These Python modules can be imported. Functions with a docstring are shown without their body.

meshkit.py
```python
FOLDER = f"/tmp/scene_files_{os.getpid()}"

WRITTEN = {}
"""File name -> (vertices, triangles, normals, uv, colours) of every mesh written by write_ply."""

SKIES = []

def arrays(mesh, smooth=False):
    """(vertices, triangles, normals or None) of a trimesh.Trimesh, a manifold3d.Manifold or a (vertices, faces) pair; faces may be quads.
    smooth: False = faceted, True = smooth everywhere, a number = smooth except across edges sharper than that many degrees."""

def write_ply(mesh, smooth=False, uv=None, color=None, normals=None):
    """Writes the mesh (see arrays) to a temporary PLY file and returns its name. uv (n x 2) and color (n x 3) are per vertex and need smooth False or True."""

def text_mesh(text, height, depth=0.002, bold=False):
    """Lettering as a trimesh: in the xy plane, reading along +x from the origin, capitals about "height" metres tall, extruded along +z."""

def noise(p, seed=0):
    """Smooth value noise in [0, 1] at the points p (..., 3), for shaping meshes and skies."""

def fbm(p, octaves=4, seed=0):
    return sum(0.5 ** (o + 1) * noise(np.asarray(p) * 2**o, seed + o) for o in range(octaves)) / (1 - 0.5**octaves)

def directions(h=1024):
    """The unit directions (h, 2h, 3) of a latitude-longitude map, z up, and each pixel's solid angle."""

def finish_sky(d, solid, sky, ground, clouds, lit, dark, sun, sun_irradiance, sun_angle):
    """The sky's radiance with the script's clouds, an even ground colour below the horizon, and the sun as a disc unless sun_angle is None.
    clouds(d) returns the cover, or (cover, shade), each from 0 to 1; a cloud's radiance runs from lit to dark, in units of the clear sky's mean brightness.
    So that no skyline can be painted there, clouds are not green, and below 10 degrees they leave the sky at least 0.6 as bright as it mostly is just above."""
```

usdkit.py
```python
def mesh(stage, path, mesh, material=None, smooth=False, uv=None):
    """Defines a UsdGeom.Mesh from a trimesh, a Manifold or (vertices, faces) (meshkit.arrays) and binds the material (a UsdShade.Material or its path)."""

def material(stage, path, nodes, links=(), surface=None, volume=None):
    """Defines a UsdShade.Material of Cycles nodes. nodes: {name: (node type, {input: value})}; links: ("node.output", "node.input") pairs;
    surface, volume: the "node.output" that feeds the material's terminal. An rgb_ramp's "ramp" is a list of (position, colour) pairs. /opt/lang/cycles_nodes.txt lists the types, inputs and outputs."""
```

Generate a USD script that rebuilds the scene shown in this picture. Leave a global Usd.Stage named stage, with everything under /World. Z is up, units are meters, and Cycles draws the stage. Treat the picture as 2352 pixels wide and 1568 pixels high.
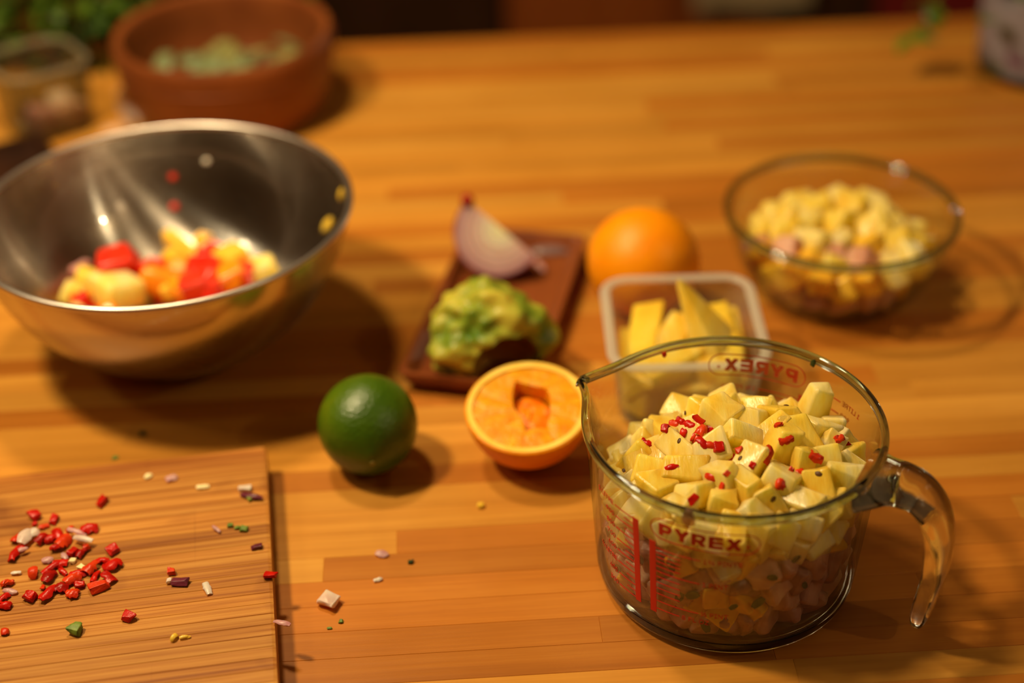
import math, random
import numpy as np, trimesh, usdkit, meshkit
from pxr import Usd, UsdGeom, UsdLux, UsdShade, Gf, Sdf

stage = Usd.Stage.CreateInMemory()
UsdGeom.SetStageUpAxis(stage, 'Z'); UsdGeom.SetStageMetersPerUnit(stage, 1.0)
UsdGeom.Xform.Define(stage, '/World'); UsdGeom.Scope.Define(stage, '/World/Looks')
PI = math.pi

# ------------------------------------------------------------------ camera, lamps, exposure
PW, PH, FPX, PITCH, ROLL, CAMH = 2352, 1568, 3567.3, 0.594, -0.0264, 0.5175
_F = np.array([0, math.cos(PITCH), -math.sin(PITCH)]); _R0 = np.array([1.0, 0, 0]); _U0 = np.cross(_R0, _F)
_R = math.cos(ROLL) * _R0 + math.sin(ROLL) * _U0; _U = -math.sin(ROLL) * _R0 + math.cos(ROLL) * _U0
EYE = np.array([0, 0, CAMH])
cam = UsdGeom.Camera.Define(stage, '/World/camera')
m4 = np.eye(4); m4[0, :3], m4[1, :3], m4[2, :3], m4[3, :3] = _R, _U, -_F, EYE
cam.AddTransformOp().Set(Gf.Matrix4d(*m4.ravel().tolist()))
cam.CreateHorizontalApertureAttr(36.0); cam.CreateVerticalApertureAttr(24.0)
cam.CreateFocalLengthAttr(36.0 * FPX / PW)
cam.CreateFStopAttr(2.45); cam.CreateFocusDistanceAttr(0.715)
cam.CreateExposureAttr(1.18); cam.CreateClippingRangeAttr(Gf.Vec2f(0.02, 100))

WARM = (1.0, 0.77, 0.43)
def disk_lamp(name, at, aim, r, power, col=WARM):
    l = UsdLux.DiskLight.Define(stage, '/World/' + name)
    l.CreateRadiusAttr(r); l.CreateIntensityAttr(power); l.CreateColorAttr(Gf.Vec3f(*col))
    d = np.array(at, float) - np.array(aim, float); d /= np.linalg.norm(d)
    x = np.cross([0, 1.0, 0], d); x /= np.linalg.norm(x); y = np.cross(d, x)
    m = np.eye(4); m[0, :3], m[1, :3], m[2, :3], m[3, :3] = x, y, d, at
    l.AddTransformOp().Set(Gf.Matrix4d(*m.ravel().tolist()))
disk_lamp('pendant_light', (-0.47, 0.64, 0.82), (-0.02, 0.84, 0), 0.048, 150)
disk_lamp('pendant_light_001', (-0.25, 0.90, 0.78), (-0.10, 0.93, 0), 0.045, 85)
for k, p_ in enumerate(((1.52, -0.10, 1.35), (1.10, 1.917, 0.160), (-0.94, 0.58, 0.92))):   # small halogen bulbs about the room
    b_ = UsdLux.SphereLight.Define(stage, '/World/bulb' + (f'_{k:03d}' if k else '')); b_.CreateRadiusAttr((0.016, 0.016, 0.08)[k]); b_.CreateIntensityAttr((400.0, 170.0, 9.0)[k]); b_.CreateColorAttr(Gf.Vec3f(1.0, 0.84, 0.52))
    b_.AddTranslateOp().Set(Gf.Vec3d(*p_))
amb = UsdLux.SphereLight.Define(stage, '/World/room_light'); amb.CreateRadiusAttr(0.12); amb.CreateIntensityAttr(1.0)
amb.CreateColorAttr(Gf.Vec3f(1.0, 0.74, 0.42)); amb.AddTranslateOp().Set(Gf.Vec3d(1.3, -0.7, 1.35))
dome = UsdLux.DomeLight.Define(stage, '/World/dome'); dome.CreateIntensityAttr(0.002); dome.CreateColorAttr(Gf.Vec3f(1.0, 0.75, 0.5))

def at(px, py, z=0.0):
    """The point at height z that the photograph shows at pixel (px, py)."""
    d = _F + _R * (px - PW / 2) / FPX - _U * (py - PH / 2) / FPX
    return EYE + d * (z - CAMH) / d[2]
def ray(px, py):
    d = _F + _R * (px - PW / 2) / FPX - _U * (py - PH / 2) / FPX
    return EYE, d / np.linalg.norm(d)

# ------------------------------------------------------------------ helpers
used = {}
def numbered(parent, name):
    k = used.get((parent, name), 0); used[(parent, name)] = k + 1
    return f'{parent}/{name}' + (f'_{k:03d}' if k else '')
def say(prim, label=None, cat=None, group=None, kind=None):
    for k, v in (('label', label), ('category', cat), ('group', group), ('kind', kind)):
        if v: prim.SetCustomDataByKey(k, v)
    return prim
def thing(name, label, cat, loc=(0, 0, 0), rotz=0.0, group=None, kind=None):
    x = UsdGeom.Xform.Define(stage, numbered('/World', name))
    x.AddTranslateOp().Set(Gf.Vec3d(*map(float, loc)))
    if rotz: x.AddRotateZOp().Set(math.degrees(rotz))
    return say(x.GetPrim(), label, cat, group, kind)
def part(parent, name, mesh, mat, smooth=35, label=None, kind=None):
    p = usdkit.mesh(stage, numbered(str(parent.GetPath()), name), mesh, mat, smooth=smooth).GetPrim()
    return say(p, label, None, None, kind)
def solo(name, mesh, mat, label, cat, group=None, kind=None, smooth=35, loc=None):
    """A thing that is one mesh; its own axes sit at its middle (loc)."""
    v, f = (mesh.vertices, mesh.faces)
    if loc is None: loc = np.r_[(v.min(0) + v.max(0))[:2] / 2, v[:, 2].min()]
    g = usdkit.mesh(stage, numbered('/World', name), trimesh.Trimesh(v - loc, f, process=False), mat, smooth=smooth)
    g.AddTranslateOp().Set(Gf.Vec3d(*map(float, loc)))
    return say(g.GetPrim(), label, cat, group, kind)

def rotm(rx=0, ry=0, rz=0): return trimesh.transformations.euler_matrix(rx, ry, rz)[:3, :3]
def moved(m, R=None, t=(0, 0, 0)):
    v = np.array(m.vertices)
    if R is not None: v = v @ np.asarray(R).T
    return trimesh.Trimesh(v + np.asarray(t), m.faces, process=False)
def join(*ms): return trimesh.util.concatenate(list(ms))
def quads(v, q):
    q = np.asarray(q); return trimesh.Trimesh(v, np.vstack([q[:, [0, 1, 2]], q[:, [0, 2, 3]]]), process=False)
def lathe(prof, n=96, dr=None, closed=True):
    """Revolves (r, z) points; closed joins the last point to the first. dr(theta, z) moves a point outwards."""
    prof = np.array(prof, float); k = len(prof); t = np.arange(n) * 2 * PI / n
    r = prof[None, :, 0] + (dr(t[:, None], prof[None, :, 1]) * (prof[None, :, 0] > 1e-6) if dr else 0)
    r = np.broadcast_to(r, (n, k))
    v = np.stack([r * np.cos(t)[:, None], r * np.sin(t)[:, None], np.broadcast_to(prof[None, :, 1], (n, k))], -1).reshape(-1, 3)
    i, j = np.meshgrid(np.arange(n), np.arange(k if closed else k - 1), indexing='ij')
    a, b = i * k + j, ((i + 1) % n) * k + j; c, d = ((i + 1) % n) * k + (j + 1) % k, i * k + (j + 1) % k
    m = quads(v, np.stack([a, b, c, d], -1).reshape(-1, 4))
    m = trimesh.Trimesh(*trimesh_clean(m.vertices, m.faces), process=False)
    return m
def trimesh_clean(v, f):
    m = trimesh.Trimesh(v, f, process=True); m.update_faces(m.nondegenerate_faces()); m.remove_unreferenced_vertices()
    return m.vertices, m.faces
def sweep(path, sect, closed=False, up=(0, 0, 1.0), scale=None, capped=True):
    """Sweeps a section (a list of (side, up) points, or one such list per path point) along a path."""
    p = np.asarray(path, float); n = len(p)
    t = (np.roll(p, -1, 0) - np.roll(p, 1, 0)) if closed else np.gradient(p, axis=0)
    t /= np.linalg.norm(t, axis=1, keepdims=True)
    s = np.cross(t, np.broadcast_to(up, t.shape)); s /= np.linalg.norm(s, axis=1, keepdims=True); u = np.cross(s, t)
    S = np.asarray(sect, float); S = np.broadcast_to(S, (n,) + S.shape[-2:])
    if scale is not None: S = S * np.asarray(scale)[:, None, None]
    k = S.shape[1]; v = p[:, None] + S[..., :1] * s[:, None] + S[..., 1:] * u[:, None]
    i, j = np.meshgrid(np.arange(n if closed else n - 1), np.arange(k), indexing='ij'); ii = (i + 1) % n; jj = (j + 1) % k
    m = quads(v.reshape(-1, 3), np.stack([i * k + j, ii * k + j, ii * k + jj, i * k + jj], -1).reshape(-1, 4)[:, ::-1])
    if not closed and capped:
        c0, c1 = len(m.vertices), len(m.vertices) + 1; j = np.arange(k)
        v = np.vstack([m.vertices, p[0], p[-1]])
        f = np.vstack([m.faces, np.stack([np.full(k, c0), j, (j + 1) % k], 1), np.stack([np.full(k, c1), (n - 1) * k + (j + 1) % k, (n - 1) * k + j], 1)])
        m = trimesh.Trimesh(v, f, process=False)
    m.fix_normals()
    return m
def circ(rx, ry, n=12): t = np.arange(n) * 2 * PI / n; return np.stack([rx * np.cos(t), ry * np.sin(t)], 1)
_ico0 = trimesh.creation.icosphere(1).vertices
def hullpts(p, r):
    pts = (np.asarray(p)[:, None] + r * _ico0[None]).reshape(-1, 3)
    m = trimesh.convex.convex_hull(pts); return m
def chunk(rng, sx, sy, sz, jit=0.22, rnd=0.16, bumpy=0.0, sub=1):
    """A cut piece of fruit: an uneven six-sided block with softened edges."""
    c = np.array([[x, y, z] for x in (-1, 1) for y in (-1, 1) for z in (-1, 1)], float)
    c += rng.uniform(-jit, jit, c.shape)
    if rng.random() < 0.5:
        ax = rng.integers(3); o = [(1 + 0) % 3, 2][0]
        k = c[:, ax] > 0; oth = (ax + 1) % 3; c[k, oth] *= rng.uniform(0.45, 0.85)
    h = np.array([sx, sy, sz]) / 2; r = rnd * h.min() * 2 * 0.8
    m = hullpts(c * (h - r * 0.8), r)
    if bumpy:
        m = m.subdivide()
        if sub > 1: m = m.subdivide()
        n = m.vertex_normals; off = rng.uniform(0, 50, 3)
        m = trimesh.Trimesh(m.vertices + n * ((meshkit.fbm(m.vertices / (h.max() * 0.55) + off, 3) - 0.5) * bumpy)[:, None], m.faces, process=False)
    return m
def plate(L, W, T, rng=None, bendL=0.0, bendW=0.0, tip0=0.6, tip1=0.6, nu=7, nv=5, twist=0.0, ridge=0.0, wob=0.0):
    """A thin piece with real thickness, bent along and across: flakes, strips, curls, leaves."""
    u = np.linspace(-1, 1, nu); v = np.linspace(-1, 1, nv)
    U, V = np.meshgrid(u, v, indexing='ij')
    w = np.where(U < 0, 1 - (1 - tip0) * np.abs(U) ** 2.2, 1 - (1 - tip1) * np.abs(U) ** 2.2)
    if rng is not None and wob: w = w * (1 + wob * rng.uniform(-1, 1, (nu, 1)))
    aL = bendL * U; x = L / 2 * (np.sin(aL) / bendL if abs(bendL) > 1e-3 else U); zl = L / 2 * ((np.cos(aL) - 1) / bendL if abs(bendL) > 1e-3 else 0 * U)
    aW = bendW * V * w; y = W / 2 * (np.sin(aW) / bendW if abs(bendW) > 1e-3 else V * w); zw = W / 2 * ((np.cos(aW) - 1) / bendW if abs(bendW) > 1e-3 else 0 * V)
    z = zl + zw + ridge * np.abs(V) * W / 2
    if rng is not None and wob: z = z + wob * 0.9 * T * (meshkit.noise(np.stack([U * 2.1 + rng.uniform(0, 99), V * 1.6, 0 * U], -1)) - .5) * 4
    if twist: y, z = y * np.cos(twist * U) - z * np.sin(twist * U), y * np.sin(twist * U) + z * np.cos(twist * U)
    P = np.stack([x, y, z], -1)
    nrm = np.cross(np.gradient(P, axis=0), np.gradient(P, axis=1)); nrm /= np.linalg.norm(nrm, axis=-1, keepdims=True) + 1e-12
    e = T / 2 * (1 - 0.45 * np.maximum(np.abs(U), np.abs(V)) ** 4)[..., None]
    A, B = (P + nrm * e).reshape(-1, 3), (P - nrm * e).reshape(-1, 3); n = nu * nv
    i, j = np.meshgrid(np.arange(nu - 1), np.arange(nv - 1), indexing='ij'); q = np.stack([i * nv + j, (i + 1) * nv + j, (i + 1) * nv + j + 1, i * nv + j + 1], -1).reshape(-1, 4)
    ring = [k * nv for k in range(nu)] + [(nu - 1) * nv + k for k in range(1, nv)] + [k * nv + nv - 1 for k in range(nu - 2, -1, -1)] + [k for k in range(nv - 2, 0, -1)]
    s = [[a + n, b + n, b, a] for a, b in zip(ring, ring[1:] + ring[:1])]
    return quads(np.vstack([A, B]), np.vstack([q, q[:, ::-1] + n, s]))
def rest(m, z):
    """Sets a mesh down so that its lowest point is at height z."""
    return moved(m, None, (0, 0, z - m.vertices[:, 2].min()))
def img_angle(deg):
    """Turns a direction seen in the photograph (0 right, 90 up) into a turn about the vertical."""
    a = math.radians(deg); return math.atan2(math.sin(a) / 0.68, math.cos(a))

# ------------------------------------------------------------------ materials
def M(name, nodes, links=(), surface='p.BSDF'): return usdkit.material(stage, '/World/Looks/' + name, nodes, links, surface)
def plain(name, col, rough=0.5, **kw):
    if not kw: kw = {'specular_ior_level': 0.3}
    return M(name, {'p': ('principled_bsdf', dict(base_color=col, roughness=rough, **kw))})
def mottled(name, stops, scale, rough=0.4, stretch=(1, 1, 1), bump=0.0, bscale=None, detail=4, **kw):
    kw.setdefault('specular_ior_level', 0.28)
    """Noise through a colour ramp in the object's own space, shifted from object to object."""
    nodes = {'tc': ('texture_coordinate', {}), 'oi': ('object_info', {}), 'sh': ('vector_math', {'math_type': 'multiply_add', 'vector2': stretch}),
             'ml': ('math', {'math_type': 'multiply', 'value2': 37.0}), 'n': ('noise_texture', {'scale': scale, 'detail': detail, 'roughness': 0.55}),
             'r': ('rgb_ramp', {'ramp': stops}), 'p': ('principled_bsdf', dict(roughness=rough, **kw))}
    links = [('tc.object', 'sh.vector1'), ('oi.random', 'ml.value1'), ('ml.value', 'sh.vector3'), ('sh.vector', 'n.vector'), ('n.fac', 'r.fac'), ('r.color', 'p.base_color')]
    if bump:
        nodes['n2'] = ('noise_texture', {'scale': bscale or scale * 3, 'detail': 3}); nodes['b'] = ('bump', {'strength': bump, 'distance': 0.001})
        links += [('sh.vector', 'n2.vector'), ('n2.fac', 'b.height'), ('b.normal', 'p.normal')]
    return M(name, nodes, links)

CYAW = 0.0464                                   # the worktop runs a little off the view's square
def plank_wood(name, stops, k):
    return M(name, {'g': ('geometry', {}), 'oi': ('object_info', {}), 'rot': ('mapping', {'rotation': (0, 0, -CYAW), 'scale': (1, 1, 1)}),
        'ml': ('math', {'math_type': 'multiply', 'value2': 23.0}), 'sc': ('vector_math', {'math_type': 'multiply_add', 'vector2': (3.2, 70.0, 20.0)}),
        'sc2': ('vector_math', {'math_type': 'multiply_add', 'vector2': (9.0, 260.0, 60.0)}), 'blot': ('noise_texture', {'scale': 11.0, 'detail': 3.0}),
        'n': ('noise_texture', {'scale': 1.0, 'detail': 5.0, 'roughness': 0.6, 'distortion': 0.4}), 'n2': ('noise_texture', {'scale': 1.0, 'detail': 3.0, 'roughness': 0.7}),
        'mx': ('mix_float', {'fac': 0.35}), 'mb': ('mix_float', {'fac': 0.22}), 'r': ('rgb_ramp', {'ramp': stops}),
        'tone': ('map_range', {'from_min': 0.0, 'from_max': 1.0, 'to_min': 0.84 * k, 'to_max': 1.08 * k}), 'hv': ('hsv', {}),
        'rr': ('map_range', {'from_min': 0.3, 'from_max': 0.7, 'to_min': 0.34, 'to_max': 0.52}), 'b': ('bump', {'strength': 0.12, 'distance': 0.0006}),
        'p': ('principled_bsdf', {'specular_ior_level': 0.22})},
        [('g.position', 'rot.vector'), ('oi.random', 'ml.value1'), ('rot.vector', 'sc.vector1'), ('ml.value', 'sc.vector3'), ('rot.vector', 'sc2.vector1'), ('ml.value', 'sc2.vector3'),
         ('rot.vector', 'blot.vector'), ('sc.vector', 'n.vector'), ('sc2.vector', 'n2.vector'), ('n.fac', 'mx.a'), ('n2.fac', 'mx.b'), ('mx.result', 'mb.a'), ('blot.fac', 'mb.b'), ('mb.result', 'r.fac'),
         ('oi.random', 'tone.value'), ('tone.result', 'hv.value'), ('r.color', 'hv.color'), ('hv.color', 'p.base_color'), ('blot.fac', 'rr.value'), ('rr.result', 'p.roughness'),
         ('n2.fac', 'b.height'), ('b.normal', 'p.normal')])
WOOD = [plank_wood('worktop_oak', [(0.25, (0.39, 0.145, 0.016)), (0.5, (0.56, 0.235, 0.030)), (0.75, (0.70, 0.33, 0.052))], 1.0),
        plank_wood('worktop_oak_deep', [(0.25, (0.32, 0.094, 0.009)), (0.5, (0.46, 0.152, 0.016)), (0.75, (0.58, 0.22, 0.028))], 1.0),
        plank_wood('worktop_oak_pale', [(0.25, (0.46, 0.185, 0.024)), (0.5, (0.63, 0.285, 0.042)), (0.75, (0.76, 0.39, 0.072))], 1.0)]
BOARDYAW = math.radians(8.4)
BAMBOO = []
for nm, k, stops in (('bamboo', 1.0, [(0.3, (0.30, 0.095, 0.011)), (0.48, (0.44, 0.172, 0.026)), (0.7, (0.58, 0.27, 0.052))]),
                     ('bamboo_dark', 0.95, [(0.3, (0.20, 0.050, 0.006)), (0.48, (0.37, 0.130, 0.018)), (0.7, (0.50, 0.21, 0.034))])):
    BAMBOO.append(M(nm, {'tc': ('texture_coordinate', {}), 'oi': ('object_info', {}), 'ml': ('math', {'math_type': 'multiply', 'value2': 31.0}),
        'sc': ('vector_math', {'math_type': 'multiply_add', 'vector2': (7.0, 420.0, 60.0)}), 'n': ('noise_texture', {'scale': 1.0, 'detail': 4.0, 'roughness': 0.65}),
        'st': ('noise_texture', {'scale': 16.0, 'detail': 3.0}), 'rs': ('rgb_ramp', {'ramp': [(0.0, (1, 1, 1)), (0.53, (1, 1, 1)), (0.64, (0.50, 0.38, 0.36)), (0.75, (0.4, 0.28, 0.26))]}),
        'r': ('rgb_ramp', {'ramp': stops}), 'mu': ('mix_color', {'blend_type': 'multiply', 'fac': 0.8}), 'hv': ('hsv', {}),
        'tone': ('map_range', {'from_min': 0.0, 'from_max': 1.0, 'to_min': 0.84 * k, 'to_max': 1.14 * k}), 'b': ('bump', {'strength': 0.15, 'distance': 0.0005}),
        # knife scratches: thin slanting lines
        'sm': ('mapping', {'rotation': (0, 0, -1.15), 'scale': (260.0, 7.0, 1.0)}), 'sn': ('noise_texture', {'scale': 1.0, 'detail': 0.0}),
        'sr': ('rgb_ramp', {'ramp': [(0.0, (1, 1, 1)), (0.80, (1, 1, 1)), (0.84, (0.6, 0.5, 0.45)), (0.88, (1, 1, 1))]}), 'm2': ('mix_color', {'blend_type': 'multiply', 'fac': 0.7}),
        'p': ('principled_bsdf', {'roughness': 0.48, 'specular_ior_level': 0.22})},
        [('tc.object', 'sc.vector1'), ('oi.random', 'ml.value1'), ('ml.value', 'sc.vector3'), ('sc.vector', 'n.vector'), ('n.fac', 'r.fac'), ('tc.object', 'st.vector'), ('st.fac', 'rs.fac'),
         ('r.color', 'mu.a'), ('rs.color', 'mu.b'), ('oi.random', 'tone.value'), ('tone.result', 'hv.value'), ('mu.result', 'hv.color'), ('tc.object', 'sm.vector'), ('sm.vector', 'sn.vector'),
         ('sn.fac', 'sr.fac'), ('hv.color', 'm2.a'), ('sr.color', 'm2.b'), ('m2.result', 'p.base_color'), ('n.fac', 'b.height'), ('b.normal', 'p.normal')]))

GLASS = plain('clear_glass', (0.93, 0.97, 0.95), 0.0, transmission_weight=1.0, ior=1.48)
RIMGLASS = plain('rim_glass', (0.52, 0.62, 0.68), 0.01, transmission_weight=1.0, ior=1.5)
def pane(name, tint, edge, refl=0.55, rough=0.02, haze=None):
    nodes = {'lw': ('layer_weight', {'blend': 0.5}), 'pw': ('math', {'math_type': 'power', 'value2': 3.5}), 'ma': ('math', {'math_type': 'multiply_add', 'value2': refl, 'value3': 0.03}),
             'tm': ('mix_color', {'a': tint, 'b': edge}), 't': ('transparent_bsdf', {}), 'g': ('glossy_bsdf', {'color': (1, 1, 1), 'roughness': rough}), 'm': ('mix_closure', {})}
    links = [('lw.facing', 'pw.value1'), ('pw.value', 'ma.value1'), ('pw.value', 'tm.fac'), ('tm.result', 't.color'), ('ma.value', 'm.fac'), ('t.BSDF', 'm.closure1'), ('g.BSDF', 'm.closure2')]
    if not haze: return M(name, nodes, links, 'm.closure')
    nodes['d'] = ('diffuse_bsdf', {'color': haze[0]}); nodes['tl'] = ('translucent_bsdf', {'color': haze[0]}); nodes['dm'] = ('mix_closure', {'fac': 0.5}); nodes['hm'] = ('mix_closure', {'fac': haze[1]})
    links += [('d.BSDF', 'dm.closure1'), ('tl.BSDF', 'dm.closure2'), ('m.closure', 'hm.closure1'), ('dm.closure', 'hm.closure2')]
    return M(name, nodes, links, 'hm.closure')
WALLGLASS = pane('jug_wall_glass', (0.97, 0.98, 0.97), (0.55, 0.60, 0.55))
BOWLGLASS = pane('bowl_wall_glass', (0.97, 0.98, 0.97), (0.60, 0.64, 0.58))
PLASTIC = pane('translucent_plastic', (0.97, 0.97, 0.96), (0.8, 0.8, 0.78), 0.3, 0.15, ((0.85, 0.82, 0.76), 0.10))
PLASTICRIM = pane('plastic_rim', (0.9, 0.9, 0.88), (0.8, 0.8, 0.78), 0.3, 0.2, ((0.88, 0.84, 0.76), 0.52))
JARGLASS = pane('jar_glass', (0.74, 0.74, 0.64), (0.40, 0.40, 0.32), 0.5, 0.05, ((0.5, 0.45, 0.33), 0.06))
JARRIM = pane('jar_rim_glass', (0.85, 0.85, 0.78), (0.6, 0.6, 0.5), 0.4, 0.1, ((0.7, 0.62, 0.45), 0.26))
PRINT = plain('red_print', (0.62, 0.025, 0.012), 0.45)

STEEL = M('brushed_steel', {'t': ('tangent', {'direction_type': 'radial', 'axis': 'z'}), 'tc': ('texture_coordinate', {}), 'n': ('noise_texture', {'scale': 30.0, 'detail': 3.0}),
    'rr': ('map_range', {'from_min': 0.3, 'from_max': 0.7, 'to_min': 0.20, 'to_max': 0.27}),
    'p': ('principled_bsdf', {'metallic': 1.0, 'base_color': (0.54, 0.48, 0.42), 'anisotropic': 0.95, 'anisotropic_rotation': 0.0}), 'g': ('glossy_bsdf', {'color': (0.54, 0.48, 0.42), 'roughness': 0.03}), 'm': ('mix_closure', {'fac': 0.2})},
    [('p.BSDF', 'm.closure1'), ('g.BSDF', 'm.closure2'), ('t.tangent', 'p.tangent'), ('tc.object', 'n.vector'), ('n.fac', 'rr.value'), ('rr.result', 'p.roughness')], 'm.closure')
STEELRIM = plain('polished_steel', (0.62, 0.55, 0.50), 0.34, metallic=1.0)

PINE = [mottled('pineapple_pale', [(0.3, (0.90, 0.47, 0.05)), (0.46, (0.99, 0.64, 0.13)), (0.7, (1.0, 0.76, 0.31))], 130, 0.26, (1, 0.3, 0.3), 0.55, 330, subsurface_weight=0.5, subsurface_scale=0.006, subsurface_radius=(1, 0.75, 0.25)),
        mottled('pineapple_mid', [(0.3, (0.88, 0.40, 0.02)), (0.48, (0.97, 0.56, 0.06)), (0.7, (0.99, 0.69, 0.16))], 130, 0.26, (1, 0.3, 0.3), 0.55, 330, subsurface_weight=0.5, subsurface_scale=0.006, subsurface_radius=(1, 0.75, 0.25)),
        mottled('pineapple_deep', [(0.25, (0.82, 0.42, 0.022)), (0.5, (0.92, 0.56, 0.045)), (0.75, (0.95, 0.68, 0.10))], 60, 0.28, (1, 1, 0.25), 0.35, 300, subsurface_weight=0.35, subsurface_scale=0.004, subsurface_radius=(1, 0.6, 0.2))]
MANGO = mottled('mango_flesh', [(0.3, (0.78, 0.30, 0.015)), (0.7, (0.88, 0.44, 0.03))], 50, 0.25, bump=0.2, subsurface_weight=0.3, subsurface_scale=0.004)
MEAT = [mottled('pink_meat', [(0.25, (0.36, 0.13, 0.08)), (0.5, (0.58, 0.28, 0.18)), (0.75, (0.74, 0.46, 0.32))], 70, 0.35, bump=0.4, subsurface_weight=0.2, subsurface_scale=0.003),
        mottled('dark_meat', [(0.25, (0.20, 0.06, 0.045)), (0.5, (0.40, 0.16, 0.11)), (0.75, (0.58, 0.30, 0.21))], 70, 0.35, bump=0.4, subsurface_weight=0.2, subsurface_scale=0.003)]
CHILLI = [mottled('chilli_red', [(0.3, (0.36, 0.004, 0.001)), (0.7, (0.58, 0.010, 0.003))], 200, 0.3, bump=0.25, bscale=600),
          mottled('chilli_orange_red', [(0.3, (0.50, 0.018, 0.002)), (0.7, (0.66, 0.05, 0.006))], 200, 0.3, bump=0.25, bscale=600),
          mottled('chilli_deep_red', [(0.3, (0.22, 0.003, 0.001)), (0.7, (0.40, 0.006, 0.002))], 200, 0.28, bump=0.25, bscale=600)]
ONION = [mottled('onion_pale', [(0.3, (0.62, 0.40, 0.34)), (0.7, (0.80, 0.64, 0.54))], 150, 0.3, subsurface_weight=0.3, subsurface_scale=0.002),
         mottled('onion_pink', [(0.3, (0.42, 0.15, 0.17)), (0.7, (0.66, 0.36, 0.34))], 150, 0.3, subsurface_weight=0.3, subsurface_scale=0.002),
         mottled('onion_purple', [(0.3, (0.08, 0.010, 0.022)), (0.7, (0.16, 0.025, 0.045))], 150, 0.3)]
SPECK = plain('speck_brown', (0.10, 0.04, 0.008), 0.5)
DRIP = pane('juice_drip_film', (0.9, 0.72, 0.6), (0.7, 0.5, 0.4), 0.4, 0.1, ((0.62, 0.40, 0.28), 0.45))
CREAM = plain('seed_cream', (0.85, 0.70, 0.36), 0.4)
GREENBIT = mottled('herb_green', [(0.3, (0.06, 0.12, 0.01)), (0.7, (0.22, 0.30, 0.04))], 200, 0.5)
DARKHERB = mottled('herb_dark', [(0.3, (0.015, 0.025, 0.006)), (0.7, (0.05, 0.07, 0.015))], 200, 0.5)
LIMESKIN = mottled('lime_skin', [(0.3, (0.028, 0.075, 0.002)), (0.6, (0.070, 0.130, 0.002)), (0.8, (0.16, 0.18, 0.003))], 22, 0.30, bump=0.55, bscale=520, specular_ior_level=0.5)
ORANGESKIN = mottled('orange_skin', [(0.3, (0.88, 0.25, 0.001)), (0.7, (0.95, 0.34, 0.002))], 30, 0.36, bump=0.6, bscale=420)
PITH = mottled('orange_pith', [(0.3, (0.90, 0.55, 0.06)), (0.7, (0.95, 0.68, 0.13))], 120, 0.5)
PULP = mottled('orange_pulp', [(0.25, (0.88, 0.24, 0.001)), (0.55, (0.95, 0.34, 0.003)), (0.8, (0.96, 0.46, 0.012))], 140, 0.34, bump=0.5, bscale=500, subsurface_weight=0.3, subsurface_scale=0.004)
HOLLOW = mottled('orange_hollow', [(0.3, (0.78, 0.14, 0.002)), (0.7, (0.94, 0.30, 0.006))], 160, 0.35, bump=0.5)
TRAYWOOD = mottled('reddish_dark_wood', [(0.25, (0.085, 0.018, 0.005)), (0.5, (0.16, 0.037, 0.009)), (0.75, (0.28, 0.076, 0.018))], 30, 0.34, (1, 0.12, 1), 0.2, 120)
DARKWOOD = mottled('very_dark_wood', [(0.3, (0.022, 0.007, 0.003)), (0.7, (0.05, 0.016, 0.006))], 30, 0.45, (1, 0.15, 1))
TERRA = mottled('reddish_brown_clay', [(0.3, (0.15, 0.036, 0.008)), (0.7, (0.25, 0.068, 0.015))], 18, 0.42)
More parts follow.
